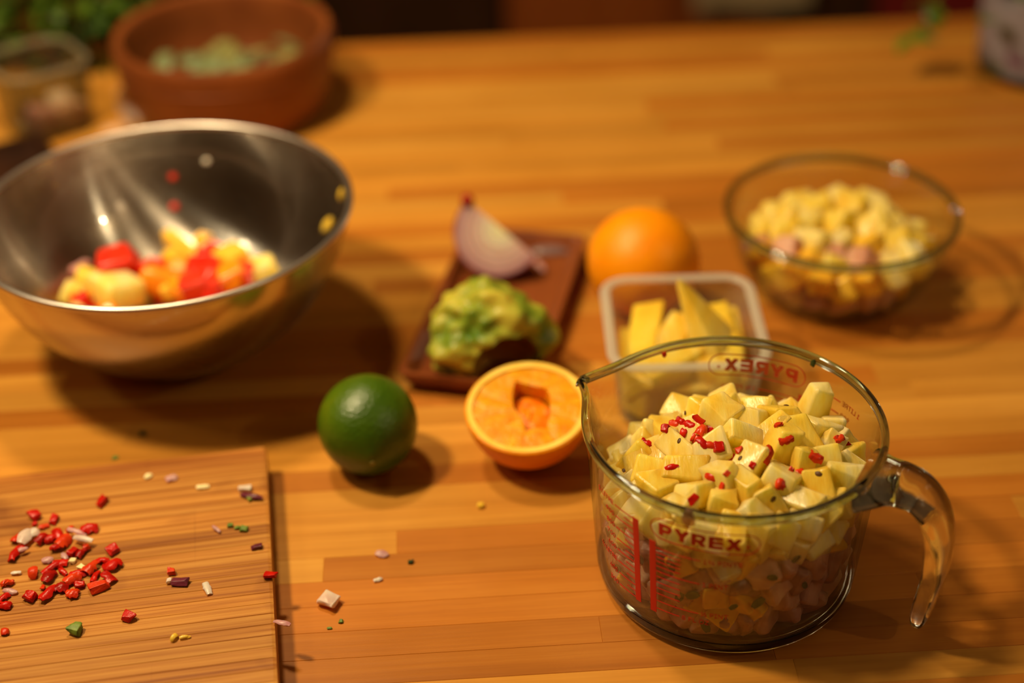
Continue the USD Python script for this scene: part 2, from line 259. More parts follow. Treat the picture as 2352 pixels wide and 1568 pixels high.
AVO = mottled('avocado_flesh', [(0.32, (0.10, 0.19, 0.012)), (0.46, (0.26, 0.30, 0.025)), (0.64, (0.50, 0.44, 0.05))], 48, 0.36, bump=0.35, bscale=150, subsurface_weight=0.2, subsurface_scale=0.003)
AVOHOLLOW = mottled('avocado_hollow', [(0.3, (0.24, 0.11, 0.012)), (0.7, (0.46, 0.26, 0.030))], 70, 0.5)
LEAF = mottled('fresh_leaf', [(0.3, (0.055, 0.12, 0.008)), (0.7, (0.16, 0.25, 0.02))], 60, 0.42)
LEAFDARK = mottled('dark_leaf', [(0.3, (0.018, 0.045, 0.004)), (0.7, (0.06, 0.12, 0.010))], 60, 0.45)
SALAD = [mottled('salad_green', [(0.3, (0.16, 0.17, 0.045)), (0.7, (0.32, 0.28, 0.10))], 60, 0.4), mottled('salad_grey_green', [(0.3, (0.10, 0.14, 0.06)), (0.7, (0.24, 0.27, 0.12))], 60, 0.4)]
YELLOWPEP = mottled('yellow_pepper', [(0.3, (0.80, 0.42, 0.02)), (0.7, (0.9, 0.55, 0.06))], 90, 0.22)
ORANGEPEP = mottled('orange_pepper', [(0.3, (0.84, 0.20, 0.006)), (0.7, (0.92, 0.32, 0.012))], 90, 0.22)
TOMATO = mottled('tomato_red', [(0.3, (0.55, 0.012, 0.006)), (0.7, (0.76, 0.04, 0.012))], 90, 0.18)
POT = M('patterned_pot', {'tc': ('texture_coordinate', {}), 'v': ('voronoi_texture', {'scale': 42.0}), 'n': ('noise_texture', {'scale': 30.0, 'detail': 2.0}),
    'r': ('rgb_ramp', {'ramp': [(0.0, (0.05, 0.06, 0.012)), (0.36, (0.06, 0.07, 0.02)), (0.42, (0.22, 0.20, 0.24)), (0.56, (0.22, 0.20, 0.25)), (0.62, (0.13, 0.03, 0.09)), (1.0, (0.08, 0.07, 0.16))]}), 'p': ('principled_bsdf', {'roughness': 0.35})},
    [('tc.object', 'n.vector'), ('n.fac', 'r.fac'), ('r.color', 'p.base_color')])
SOIL = plain('soil', (0.02, 0.012, 0.008), 0.9)
STEM = plain('plant_stem', (0.10, 0.13, 0.02), 0.5)
WALLPAINT = plain('wall_paint', (0.30, 0.17, 0.09), 0.7)
CEILPAINT = plain('ceiling_paint', (0.6, 0.5, 0.38), 0.8)
FLOORMAT = mottled('floor_boards', [(0.3, (0.05, 0.018, 0.006)), (0.7, (0.10, 0.038, 0.012))], 8, 0.5, (0.2, 1, 1))
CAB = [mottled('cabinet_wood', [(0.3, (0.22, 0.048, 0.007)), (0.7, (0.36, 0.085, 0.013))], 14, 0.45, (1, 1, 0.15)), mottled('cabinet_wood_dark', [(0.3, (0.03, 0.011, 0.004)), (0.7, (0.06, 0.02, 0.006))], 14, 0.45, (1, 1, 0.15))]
CLOTHBEIGE = plain('beige_cloth', (0.36, 0.25, 0.13), 0.9); CLOTHRED = plain('dark_red_cloth', (0.16, 0.006, 0.004), 0.9)
BLACK = plain('black_metal', (0.012, 0.01, 0.01), 0.4)

# ------------------------------------------------------------------ the room
def slab(x0, x1, y0, y1, z0, z1): return moved(trimesh.creation.box((x1 - x0, y1 - y0, z1 - z0)), None, ((x0 + x1) / 2, (y0 + y1) / 2, (z0 + z1) / 2))
def struct(name, mesh, mat): return say(usdkit.mesh(stage, '/World/' + name, mesh, mat).GetPrim(), kind='structure')
RX0, RX1, RY0, RY1, RZ0, RZ1 = -2.6, 2.6, -1.6, 2.9, -0.90, 1.55
struct('floor', slab(RX0, RX1, RY0, RY1, RZ0 - 0.05, RZ0), FLOORMAT)
struct('ceiling', slab(RX0, RX1, RY0, RY1, RZ1, RZ1 + 0.05), CEILPAINT)
struct('wall_back', slab(RX0, RX1, RY1, RY1 + 0.05, RZ0, RZ1), WALLPAINT)
struct('wall_front', slab(RX0, RX1, RY0 - 0.05, RY0, RZ0, RZ1), WALLPAINT)
struct('wall_left', slab(RX0 - 0.05, RX0, RY0, RY1, RZ0, RZ1), WALLPAINT)
struct('wall_right', slab(RX1, RX1 + 0.05, RY0, RY1, RZ0, RZ1), WALLPAINT)

# ------------------------------------------------------------------ the worktop: one plank beside the other
rng = np.random.default_rng(11)
wt = thing('worktop', 'honey-coloured wooden butcher-block worktop of narrow glued planks', 'worktop', (0, 0, 0), CYAW)
cr, sr = math.cos(-CYAW), math.sin(-CYAW)
def loc_wt(p): return np.array([cr * p[0] - sr * p[1], sr * p[0] + cr * p[1]])
yfar = loc_wt(at(1500, 70, 0))[1]
PWD, PTH = 0.01735, 0.040
joint = loc_wt(at(912, 1218, 0))                 # an end joint that the photograph shows, at the edge of two rows
def plank(x0, x1, y0, y1):
    b = 0.00022; A = np.array([[x0, y0], [x1, y0], [x1, y1], [x0, y1]]); g = 0.00004
    I = A + np.array([[b, b], [-b, b], [-b, -b], [b, -b]])
    v = np.vstack([np.c_[A, np.full(4, -PTH)], np.c_[A, np.full(4, -b)], np.c_[I, np.zeros(4)]])
    q = [[3, 2, 1, 0]] + [[i, (i + 1) % 4, 4 + (i + 1) % 4, 4 + i] for i in range(4)] + [[4 + i, 4 + (i + 1) % 4, 8 + (i + 1) % 4, 8 + i] for i in range(4)] + [[8, 9, 10, 11]]
    return quads(v, q)
rows = []
k0 = int(np.floor((0.40 - joint[1]) / PWD)); k1 = int(np.floor((yfar - joint[1]) / PWD))
for k in range(k0, k1 + 1):
    y0, y1 = joint[1] + k * PWD, joint[1] + (k + 1) * PWD
    if k == k1: y1 = yfar
    far = k > 14
    x = -0.95 - rng.uniform(0, 0.3)
    cuts = [x]
    while cuts[-1] < 1.0: cuts.append(cuts[-1] + rng.uniform(0.24, 0.52) * (1.25 if far else 1))
    if k == -1:                                   # the row with the joint seen between the board and the jug
        c = np.array(cuts); c += joint[0] - c[np.argmin(np.abs(c - joint[0]))]; cuts = list(c)
    for a, b in zip(cuts[:-1], cuts[1:]):
        u = rng.random(); cd_ = 0.25 + 0.45 * np.clip(((a + b) / 2 + 0.1) / 0.4, -0.3, 1); mt = WOOD[1] if u < cd_ else WOOD[0] if u < cd_ + 0.5 * (1 - cd_) + 0.12 else WOOD[2]
        if k == -1: mt = WOOD[1] if abs(a - joint[0]) < 1e-6 else WOOD[0]
        part(wt, 'plank', plank(a, b, y0, y1), mt, smooth=False)

# ------------------------------------------------------------------ far side of the kitchen, beyond the worktop
CY = 2.05
cab = thing('base_cabinet', 'dark brown wooden kitchen cabinets in the dim room beyond the worktop', 'cabinet', (0, CY, RZ0))
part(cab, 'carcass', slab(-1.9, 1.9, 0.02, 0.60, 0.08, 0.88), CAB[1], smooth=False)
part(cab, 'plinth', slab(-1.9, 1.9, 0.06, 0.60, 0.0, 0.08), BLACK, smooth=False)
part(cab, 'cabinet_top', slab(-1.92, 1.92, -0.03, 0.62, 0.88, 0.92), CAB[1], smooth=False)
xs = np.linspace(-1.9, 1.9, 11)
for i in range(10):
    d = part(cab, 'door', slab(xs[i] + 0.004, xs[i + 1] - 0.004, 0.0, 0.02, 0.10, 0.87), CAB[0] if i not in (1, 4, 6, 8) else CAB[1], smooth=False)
    xk = xs[i + 1] - 0.05 if i % 2 == 0 else xs[i] + 0.05
    kn = trimesh.creation.cylinder(0.011, 0.025, sections=16); kn = moved(kn, rotm(PI / 2), (xk, -0.0125, 0.76))
    part(d, 'knob', kn, BLACK)

def towel(label, px0, px1, pyb, mat):
    o, d0 = ray(px0, pyb); _, d1 = ray(px1, pyb); yb = CY - 0.040
    A, B = o + d0 * yb / d0[1], o + d1 * yb / d1[1]; n_, k_ = 41, 9
    x = np.linspace(A[0], B[0], n_); zb = (A[2] + B[2]) / 2; z = np.linspace(zb, RZ0 + 0.875, k_)
    X, Z = np.meshgrid(x, z, indexing='ij'); Y = yb - 0.008 - 0.006 * np.sin(X * 60 + Z * 3)
    P = np.stack([X, Y, Z], -1).reshape(-1, 3); Pb = P + [0, 0.006, 0]; n2 = n_ * k_
    i, j = np.meshgrid(np.arange(n_ - 1), np.arange(k_ - 1), indexing='ij'); Q = np.stack([i * k_ + j, (i + 1) * k_ + j, (i + 1) * k_ + j + 1, i * k_ + j + 1], -1).reshape(-1, 4)
    rg_ = [a * k_ for a in range(n_)] + [(n_ - 1) * k_ + a for a in range(1, k_)] + [a * k_ + k_ - 1 for a in range(n_ - 2, -1, -1)] + [a for a in range(k_ - 2, 0, -1)]
    m = quads(np.vstack([P, Pb]), np.vstack([Q, Q[:, ::-1] + n2, [[a + n2, b + n2, b, a] for a, b in zip(rg_, rg_[1:] + rg_[:1])]])); solo('tea_towel', m, mat, label, 'towel', smooth=60)
towel('beige tea towel hanging on the cabinets beyond the worktop', 1590, 1860, 14, CLOTHBEIGE)
towel('dark red tea towel hanging on the cabinets beyond the far right corner', 2010, 2260, 60, CLOTHRED)

# ------------------------------------------------------------------ the chopping board
BTH = 0.018
bTR = at(610, 1021, BTH)
board = thing('chopping_board', 'bamboo chopping board with diced red chilli scattered over it', 'chopping board', (bTR[0], bTR[1], 0), BOARDYAW)
BW, BD, NB = 0.36, 0.255, 36
rb = np.random.default_rng(5)
for i in range(NB):
    y1 = -BD * i / NB; y0 = -BD * (i + 1) / NB; b = 0.0003; e = 0.0016
    A = np.array([[-BW, y0], [0, y0], [0, y1], [-BW, y1]])
    v = np.vstack([np.c_[A, np.full(4, 0.0)], np.c_[A, np.full(4, BTH - b)]])
    I = A + np.array([[e, b], [-e, b], [-e, -b], [e, -b]])
    if i == 0: I[2:, 1] -= e - b; v[6:, 2] -= e - b
    v[4:, 2] -= 0; v = np.vstack([v, np.c_[I, np.full(4, BTH)]])
    q = [[3, 2, 1, 0]] + [[j, (j + 1) % 4, 4 + (j + 1) % 4, 4 + j] for j in range(4)] + [[4 + j, 4 + (j + 1) % 4, 8 + (j + 1) % 4, 8 + j] for j in range(4)] + [[8, 9, 10, 11]]
    part(board, 'strip', quads(v, q), BAMBOO[0 if rb.random() < 0.68 else 1], smooth=False)

# ------------------------------------------------------------------ the steel bowl
SC = np.array([-0.1952, 0.7713]); SR, SRHO, SH = 0.1057, 0.10657, 0.0932
def steel_z(r): return SRHO - math.sqrt(max(SRHO ** 2 - r * r, 0))
rs = [0.052, 0.060, 0.068, 0.076, 0.083, 0.089, 0.0945, 0.099, 0.1025, 0.1048, 0.1056]
zs = [0.0125 + (SH - 0.0125) * (steel_z(r) - steel_z(0.052)) / (steel_z(0.1056) - steel_z(0.052)) for r in rs]
outer = [(0, 0.0), (0.030, 0.0), (0.038, 0.0008), (0.045, 0.0066)] + list(zip(rs, zs))
def offset_in(prof, t):
    p = np.array(prof); d = np.gradient(p, axis=0); n = np.stack([-d[:, 1], d[:, 0]], 1); n /= np.linalg.norm(n, axis=1, keepdims=True)
    o = p + n * t; o[0] = (0, p[0, 1] + t); o[:, 0] = np.maximum(o[:, 0], 0); return [tuple(x) for x in o]
def fine(prof, n=4):
    from scipy.interpolate import PchipInterpolator
    p = np.array(prof); s = np.r_[0, np.cumsum(np.linalg.norm(np.diff(p, axis=0), axis=1))]; ss = np.linspace(0, s[-1], n * len(p))
    return [tuple(x) for x in np.stack([PchipInterpolator(s, p[:, 0])(ss), PchipInterpolator(s, p[:, 1])(ss)], 1)]
of = fine(outer, 4)
sb = thing('mixing_bowl', 'brushed stainless steel mixing bowl holding chopped salad, behind the chopping board', 'bowl', (SC[0], SC[1], 0))
part(sb, 'body', lathe(of + offset_in(of, 0.0011)[::-1], 160), STEEL, smooth=40)
t = np.linspace(0, 2 * PI, 161)[:-1]
part(sb, 'rim', sweep(np.stack([SR * np.cos(t), SR * np.sin(t), 0 * t + SH], 1), circ(0.0019, 0.0019, 12), closed=True), STEELRIM, smooth=True)

# ------------------------------------------------------------------ packing of loose pieces
def pack(rng, n, rad, keep, start, iters=260):
    """Pushes balls of the given radii apart while keep(points, radii) holds them inside the vessel and under the heap's surface."""
    p = start(n)
    for it in range(iters):
        d = p[:, None] - p[None]; L = np.linalg.norm(d, axis=2) + 1e-9; o = (rad[:, None] + rad[None]) - L
        o[np.arange(n), np.arange(n)] = 0; o = np.maximum(o, 0)
        p = p + 0.34 * (d / L[..., None] * o[..., None]).sum(1)
        p = keep(p, rad)
    return p

# ------------------------------------------------------------------ salad inside the steel bowl
def in_steel(p, r):
    c = np.array([SC[0], SC[1], SRHO]); d = p - c; L = np.linalg.norm(d, axis=1); lim = SRHO - 0.0035 - r
    k = L > lim; p[k] = c + d[k] / L[k, None] * lim[k, None]
    p[:, 2] = np.minimum(np.maximum(p[:, 2], 0.002 + r), 0.034 - 0.3 * r); return p
GS = 'chopped salad in the steel bowl'
salad = [  # px, py, height of the middle, (long, wide, high) in mm, turn, kind
    (269, 607, .040, (23, 19, 17), 10, 'tomato'), (275, 667, .038, (25, 20, 17), 30, 'pale'), (222, 648, .037, (11, 24, 11), 80, 'lime_yellow'), (186, 612, .040, (20, 5, 4), 80, 'onion'),
    (172, 672, .036, (14, 13, 12), 0, 'pale'), (186, 691, .034, (13, 12, 11), 20, 'tomato'), (366, 645, .037, (14, 20, 14), 75, 'orangepep'), (348, 624, .036, (14, 12, 11), 10, 'tomato'),
    (376, 612, .036, (20, 8, 8), 5, 'tomato'), (418, 566, .038, (27, 9, 8), -32, 'yellowpep'), (396, 594, .036, (13, 10, 9), 30, 'lime_yellow'), (468, 556, .037, (13, 8, 10), 75, 'yellowpep'),
    (415, 616, .037, (12, 15, 12), 70, 'orangepep'), (484, 588, .039, (16, 13, 13), 40, 'tomato'), (466, 622, .042, (19, 15, 14), 20, 'tomato'), (450, 655, .040, (18, 14, 13), 0, 'tomato'),
    (480, 660, .038, (14, 13, 12), 0, 'tomato'), (424, 662, .037, (15, 13, 12), 30, 'orangepep'), (540, 597, .041, (19, 19, 16), 30, 'yellowpep'), (532, 634, .040, (16, 12, 12), 10, 'orangepep'),
    (562, 628, .040, (12, 12, 10), 50, 'orangered'), (604, 616, .040, (16, 12, 11), 15, 'pale'), (400, 664, .035, (13, 11, 10), 0, 'yellowpep'), (502, 644, .040, (12, 5, 5), 20, 'purple'),
    (402, 640, .036, (9, 7, 7), 0, 'green'), (318, 622, .034, (13, 11, 10), 0, 'deep')]
SK = {'tomato': ('tomato_piece', TOMATO, 'red tomato piece', 'tomato'), 'pale': ('pineapple_chunk', PINE[0], 'pale yellow fruit chunk', 'pineapple'), 'lime_yellow': ('pineapple_chunk', PINE[1], 'greenish yellow fruit sliver', 'pineapple'),
      'onion': ('onion_sliver', ONION[1], 'pinkish onion sliver standing up', 'onion'), 'orangepep': ('pepper_piece', ORANGEPEP, 'orange pepper piece', 'pepper'), 'yellowpep': ('pepper_piece', YELLOWPEP, 'yellow pepper piece', 'pepper'),
      'orangered': ('pepper_piece', CHILLI[1], 'orange-red pepper piece', 'pepper'), 'purple': ('onion_sliver', ONION[2], 'dark purple onion sliver', 'onion'), 'green': ('herb_piece', GREENBIT, 'small green herb piece', 'herb'), 'deep': ('pineapple_chunk', PINE[2], 'deep yellow fruit chunk', 'pineapple')}
special = {0: 'large red tomato half standing on the left of the salad in the steel bowl', 1: 'largest cream-coloured fruit chunk just inside the steel bowl near rim', 9: 'long yellow pepper strip leaning highest on the salad in the steel bowl',
           14: 'red tomato piece with a wet highlight right of centre in the steel bowl', 18: 'rounded yellow pepper piece at the right of the salad in the steel bowl', 21: 'cream fruit chunk farthest right in the steel bowl salad', 3: 'thin pink onion sliver at the far left of the steel bowl salad'}
rg = np.random.default_rng(21)
fixed = []
for i, (px, py, z, (a, b, c), turn, kind) in enumerate(salad):
    nm, mt, lab, cat = SK[kind]; p = at(px, py, z)
    p = in_steel_p = p
    m = chunk(rg, a * .001, b * .001, c * .001, 0.2, 0.30, 0.0016)
    m = moved(m, rotm(rg.uniform(-.35, .35), rg.uniform(-.35, .35), img_angle(turn)))
    cc = np.array([SC[0], SC[1], SRHO]); d = m.vertices + p - cc; L = np.linalg.norm(d, axis=1).max()
    if L > SRHO - 0.003: w = (p - cc); p = p - w / np.linalg.norm(w) * (L - SRHO + 0.003)
    fixed.append(p)
    solo(nm, moved(m, None, p), mt, special.get(i, lab + ' in the heap in the steel bowl'), cat, None if i in special else GS + ', ' + lab, loc=p, smooth=50)
n = 46; rad = rg.uniform(0.0065, 0.0085, n)
def st(n):
    a = rg.uniform(0, 2 * PI, n); r = 0.06 * np.sqrt(rg.random(n)); return np.stack([SC[0] - 0.012 + r * np.cos(a), SC[1] + r * np.sin(a) - .01, rg.uniform(.01, .03, n)], 1)
pp = pack(rg, n, rad, in_steel, st)
kinds = ['tomato', 'pale', 'orangepep', 'yellowpep', 'pale', 'tomato', 'deep']
for i, p in enumerate(pp):
    kind = kinds[rg.integers(len(kinds))]; nm, mt, lab, cat = SK[kind]
    m = moved(chunk(rg, *(rad[i] * rg.uniform(1.45, 1.8, 3)), 0.2, 0.3), rotm(*rg.uniform(-3, 3, 3)))
    solo(nm, moved(m, None, p), mt, lab + ' buried under the salad in the steel bowl', cat, GS + ', buried ' + lab, loc=p, smooth=50)
def on_steel(px, py):
    o, d = ray(px, py); c = np.array([SC[0], SC[1], SRHO]); b = (o - c) @ d; k = (o - c) @ (o - c) - (SRHO - 0.0016) ** 2
    t = -b + math.sqrt(max(b * b - k, 0)); p = o + t * d; return p, (c - p) / np.linalg.norm(c - p)
def facing(nv, turn=0.0):
    z = np.asarray(nv) / np.linalg.norm(nv); x = np.cross([0, 0, 1.0], z); x = x / np.linalg.norm(x) if np.linalg.norm(x) > 1e-3 else np.array([1.0, 0, 0]); y = np.cross(z, x)
    R = np.stack([x, y, z], 1); return R @ rotm(0, 0, turn)
for px, py, L, W, tn, mt, nm, lab, cat in ((750, 515, .0125, .0062, 1.0, PINE[2], 'fruit_scrap', 'yellow fruit scrap stuck inside the steel bowl, lower of the two at its right', 'fruit scrap'), (782, 446, .0085, .0045, 1.2, PINE[2], 'fruit_scrap', 'smaller yellow fruit scrap stuck high at the right inside the steel bowl', 'fruit scrap'),
        (397, 406, .0042, .004, 0, TOMATO, 'tomato_speck', 'tiny red tomato speck stuck high on the far inner steel wall', 'tomato'), (400, 474, .0048, .0044, 0, TOMATO, 'tomato_speck', 'tiny red tomato speck stuck midway down the far inner steel wall', 'tomato'), (474, 370, .004, .0036, 0, ONION[0], 'onion_scrap', 'tiny pale scrap stuck near the top of the far inner steel wall', 'onion')):
    p, nv = on_steel(px, py)
    solo(nm, moved(plate(L, W, 0.0012, rg, .3, .3, .5, .5, 7, 5), facing(nv, tn), p + nv * 0.0005), mt, lab, cat, loc=p)

# ------------------------------------------------------------------ whole and cut fruit
def ball(r, sub=5): return trimesh.creation.icosphere(sub, r)
lp = at(845, 975, 0.026)
g = ball(0.0262, 5); ax = facing((0.10, -0.72, -0.10)); v = g.vertices.copy()
zz = v[:, 2] / 0.0262
v[:, 2] *= 1.03; v[:, 2] += 0.0016 * np.exp(-((1 - zz) / 0.045)); v[:, :2] *= (1 - 0.03 * np.exp(-((1 - zz) / 0.12)))[:, None]
g = trimesh.Trimesh(v, g.faces, process=False)
lime = thing('lime', 'whole glossy green lime on the worktop left of the cut orange', 'lime', (lp[0], lp[1], 0))
gm = moved(g, ax); zoff = -gm.vertices[:, 2].min(); part(lime, 'skin', moved(gm, None, (0, 0, zoff)), LIMESKIN, smooth=True)
sc = trimesh.creation.cylinder(0.0014, 0.0008, sections=10); part(lime, 'blossom_scar', moved(sc, ax, ax @ np.array([0, 0, 0.0262 * 1.03 + 0.0016]) + [0, 0, zoff]), plain('lime_scar', (0.22, 0.20, 0.04), 0.6))

op = at(1478, 600, 0.034)
orange = thing('orange', 'whole orange standing behind the clear plastic tub', 'orange', (op[0], op[1], 0))
g = ball(0.0338, 5); v = g.vertices.copy(); v[:, 2] *= 0.97; s = v[:, 2] / 0.0328
v[:, 2] -= 0.0012 * np.exp(-((1 - s) / 0.02))
part(orange, 'peel', moved(trimesh.Trimesh(v, g.faces, process=False), rotm(-.7, .25, 0), (0, 0, 0.0335)), ORANGESKIN, smooth=True)
st_ = moved(trimesh.creation.cylinder(0.0028, 0.0016, sections=9), rotm(-.7, .25, 0), rotm(-.7, .25, 0) @ np.array([0, 0, 0.0318]) + [0, 0, 0.0335])
part(orange, 'stem_button', st_, GREENBIT)

HR = 0.0330
hp = at(1212, 935, 0.033)
half = thing('orange_half', 'juicy cut orange half with ragged hollow core, between lime and measuring jug', 'orange', (hp[0], hp[1], 0))
tilt = rotm(math.radians(11), math.radians(-2), 0)
hc = np.array([0, 0, 0.0330])
def H(m): return moved(m, tilt, hc)
a = np.linspace(-PI / 2, 0, 22); peel = [(HR * math.cos(x), HR * 0.97 * math.sin(x)) for x in a]; peel[0] = (0, -HR * .97)
inn = [(0.0305 * math.cos(x), 0.0295 * math.sin(x)) for x in a]; inn[0] = (0, -0.0295)
part(half, 'peel', H(lathe(peel + [(HR - 0.0006, 0.0007), (0.0318, 0.0008), (0.0312, 0.0)] + inn[::-1], 96)), ORANGESKIN, smooth=40)
ri = np.random.default_rng(3)
NT = 144; tt = np.arange(NT) * 2 * PI / NT; nz = np.array([0.0012 * (meshkit.fbm(np.array([[math.cos(x) * 2.2, math.sin(x) * 2.2, 4.0]]), 3)[0] - .5) for x in tt])
def dr_pith(th, z):
    k = (np.round(th / (2 * PI / NT)).astype(int)) % NT; return nz[k]
pith = lathe([(0.0319, 0.0010), (0.0288, 0.0008), (0.0284, -0.0040), (0.0309, -0.0040)], NT, None)
vv = pith.vertices.copy(); rr_ = np.hypot(vv[:, 0], vv[:, 1]); ang = np.arctan2(vv[:, 1], vv[:, 0]) % (2 * PI); k = rr_ < 0.0295
vv[k, :2] *= (1 + np.interp(ang[k], tt, nz) * 1.6 / rr_[k])[:, None]
part(half, 'pith', H(trimesh.Trimesh(vv, pith.faces, process=False)), PITH, smooth=40)
# ten pulp segments around a torn, roughly oblong hollow
HOL = np.array([(-.17, .53), (-.04, .475), (.27, .35), (.33, .225), (.31, -.136), (.25, -.41), (.08, -.386), (-.06, -.44), (-.06, -.25), (-.2, .03), (-.215, .25)]) * 0.0375
def hollow_r(th):
    d = np.array([math.cos(th), math.sin(th)]); best = 0.004
    for A, B in zip(HOL, np.roll(HOL, -1, 0)):
        e = B - A; det = d[0] * -e[1] + e[0] * d[1]
        if abs(det) < 1e-12: continue
        t_ = (A[0] * -e[1] + e[0] * A[1]) / det; w_ = (d[0] * A[1] - d[1] * A[0]) / det
        if t_ > 0 and -1e-6 <= w_ <= 1 + 1e-6: best = max(best, t_)
    return best
NS = 10
for s_ in range(NS):
    a0, a1 = 2 * PI * s_ / NS + 0.004 + 0.2, 2 * PI * (s_ + 1) / NS - 0.004 + 0.2
    th = np.linspace(a0, a1, 9); q = np.linspace(0, 1, 9)
    TOP = np.zeros((9, 9, 3)); BOT = TOP.copy()
    for i, x in enumerate(th):
        r0 = hollow_r(x); r1 = 0.0291 + np.interp(x % (2 * PI), tt, nz) - 0.0008 * (abs(i - 4) / 4) ** 3
        for j, u in enumerate(q):
            r = r0 + (r1 - r0) * u
            bul = 0.0004 * math.sin(PI * min(max(u, 0.02), 0.98)) ** .5 * math.cos((i - 4) / 4 * PI / 2 * .92) + 0.0009 * (meshkit.fbm(np.array([[r * 260 * math.cos(x), r * 260 * math.sin(x), 2.0]]), 3)[0] - .5)
            TOP[i, j] = (r * math.cos(x), r * math.sin(x), bul - 0.0004); BOT[i, j] = (r * math.cos(x) * .97, r * math.sin(x) * .97, -0.011 * (1 - u) - 0.004)
    n9 = 81; i, j = np.meshgrid(np.arange(8), np.arange(8), indexing='ij'); Q = np.stack([i * 9 + j, (i + 1) * 9 + j, (i + 1) * 9 + j + 1, i * 9 + j + 1], -1).reshape(-1, 4)
    ring = [k * 9 for k in range(9)] + [72 + k for k in range(1, 9)] + [k * 9 + 8 for k in range(7, -1, -1)] + [k for k in range(7, 0, -1)]
    S = [[x + n9, y + n9, y, x] for x, y in zip(ring, ring[1:] + ring[:1])]
    m = quads(np.vstack([TOP.reshape(-1, 3), BOT.reshape(-1, 3)]), np.vstack([Q[:, ::-1], Q + n9, S])); m.fix_normals()
    part(half, 'segment', H(m), PULP, smooth=50)
flr = trimesh.creation.icosphere(3, 0.0125); flr.vertices *= [1, 1.2, .30]; flr.vertices[:, 2] += 0.0060 * (meshkit.fbm(flr.vertices * 260, 3) - .5)
part(half, 'hollow_core', H(moved(flr, None, (0, 0, -0.0100))), HOLLOW, smooth=True)
mem = moved(hullpts(np.array([[-.001, -.004, 0], [.0012, .003, 0], [0, 0, -.004]]), .0009), rotm(0, 0, .15), (0.0003, 0.000, -0.006)); part(half, 'membrane', H(mem), PULP)

# ------------------------------------------------------------------ the small wooden dish, onion, avocado
tTL, tTR, tBL = at(1080, 520, .014), at(1358, 545, .014), at(885, 860, .014)
ex = (tTR - tTL)[:2]; tang = math.atan2(ex[1], ex[0]); TW = np.linalg.norm(ex) ; TL_ = np.linalg.norm((tBL - tTL)[:2])
tc_ = (tTR[:2] + tBL[:2]) / 2
tray = thing('serving_dish', 'small oblong reddish-brown wooden dish carrying onion wedge and avocado', 'dish', (tc_[0] + 0.0022, tc_[1] + 0.002, 0), tang)
def rrect(w, l, r, n=6):
    pts = []
    for sx, sy, a0 in ((1, 1, 0), (-1, 1, PI / 2), (-1, -1, PI), (1, -1, 3 * PI / 2)):
        for k in range(n + 1):
            a = a0 + k / n * PI / 2; pts.append((sx * (w / 2 - r) + r * math.cos(a), sy * (l / 2 - r) + r * math.sin(a)))
    return np.array(pts)
def vessel(w, l, rings, rc=0.004):
    """A vessel of rounded-rectangle rings (inset, height, corner radius), from the middle of its base outside, up and back down inside."""
    R = [np.c_[rrect(w - 2 * i, l - 2 * i, max(c, .0005)), np.full(28, z)] for i, z, c in rings]; k = 28
    v = np.vstack(R + [[[0, 0, rings[0][1]]], [[0, 0, rings[-1][1]]]]); n = len(R); f = []
    for a in range(n - 1):
        for j in range(k): f.append([a * k + j, a * k + (j + 1) % k, (a + 1) * k + (j + 1) % k]); f.append([a * k + j, (a + 1) * k + (j + 1) % k, (a + 1) * k + j])
    for j in range(k): f.append([n * k, (j + 1) % k, j]); f.append([n * k + 1, (n - 1) * k + j, (n - 1) * k + (j + 1) % k])
    return trimesh.Trimesh(v, f, process=False)
part(tray, 'body', vessel(TW, TL_, [(0.011, 0, .004), (0.008, 0.0006, .004), (0.003, 0.006, .005), (0.0003, 0.0128, .005), (0.0006, 0.0140, .005), (0.0030, 0.0142, .004), (0.0042, 0.0135, .004), (0.0085, 0.0062, .003), (0.011, 0.0052, .003)]), TRAYWOOD, smooth=35)
TF = 0.0054

oT, oE = at(1072, 488, 0.041), at(1232, 618, 0.0125)
axis = oE - oT; OL = np.linalg.norm(axis); axis /= OL; oc = (oT + oE) / 2
vc = (EYE - oc); n1 = vc - (vc @ axis) * axis; n1 /= np.linalg.norm(n1); b1 = np.cross(axis, n1); b1 = b1 if b1[2] < 0 else -b1
on = thing('onion_wedge', 'red onion wedge standing on the wooden dish, ringed cut face showing', 'onion', oc - np.array([0, 0, 0]))
def lune(r0, r1, open_=1.35, na=20, nb=9, rec=0.0):
    """One layer of the onion: between two radii, from pole to pole, over the wedge's angle."""
    def surf(s):
        th = np.linspace(0.02, PI - 0.02, na); ph = np.linspace(rec, open_ - rec, nb)
        A = np.zeros((na, nb, 3))
        for i, x in enumerate(th):
            for j, y in enumerate(ph):
                A[i, j] = axis * (-math.cos(x) * OL / 2 * s) + (b1 * math.cos(y) - n1 * math.sin(y)) * (math.sin(x) ** 0.9 * 0.031 * s)
        return A.reshape(-1, 3)
    o, i_ = surf(r1), surf(max(r0, 0.02)); n = na * nb
    i, j = np.meshgrid(np.arange(na - 1), np.arange(nb - 1), indexing='ij'); Q = np.stack([i * nb + j, (i + 1) * nb + j, (i + 1) * nb + j + 1, i * nb + j + 1], -1).reshape(-1, 4)
    ring = [k * nb for k in range(na)] + [(na - 1) * nb + k for k in range(1, nb)] + [k * nb + nb - 1 for k in range(na - 2, -1, -1)] + [k for k in range(nb - 2, 0, -1)]
    S = [[x + n, y + n, y, x] for x, y in zip(ring, ring[1:] + ring[:1])]
    m = quads(np.vstack([o, i_]), np.vstack([Q, Q[:, ::-1] + n, S])); m.fix_normals(); return m
lay = [0.02, 0.22, 0.40, 0.56, 0.71, 0.85, 0.965]
onmesh = []
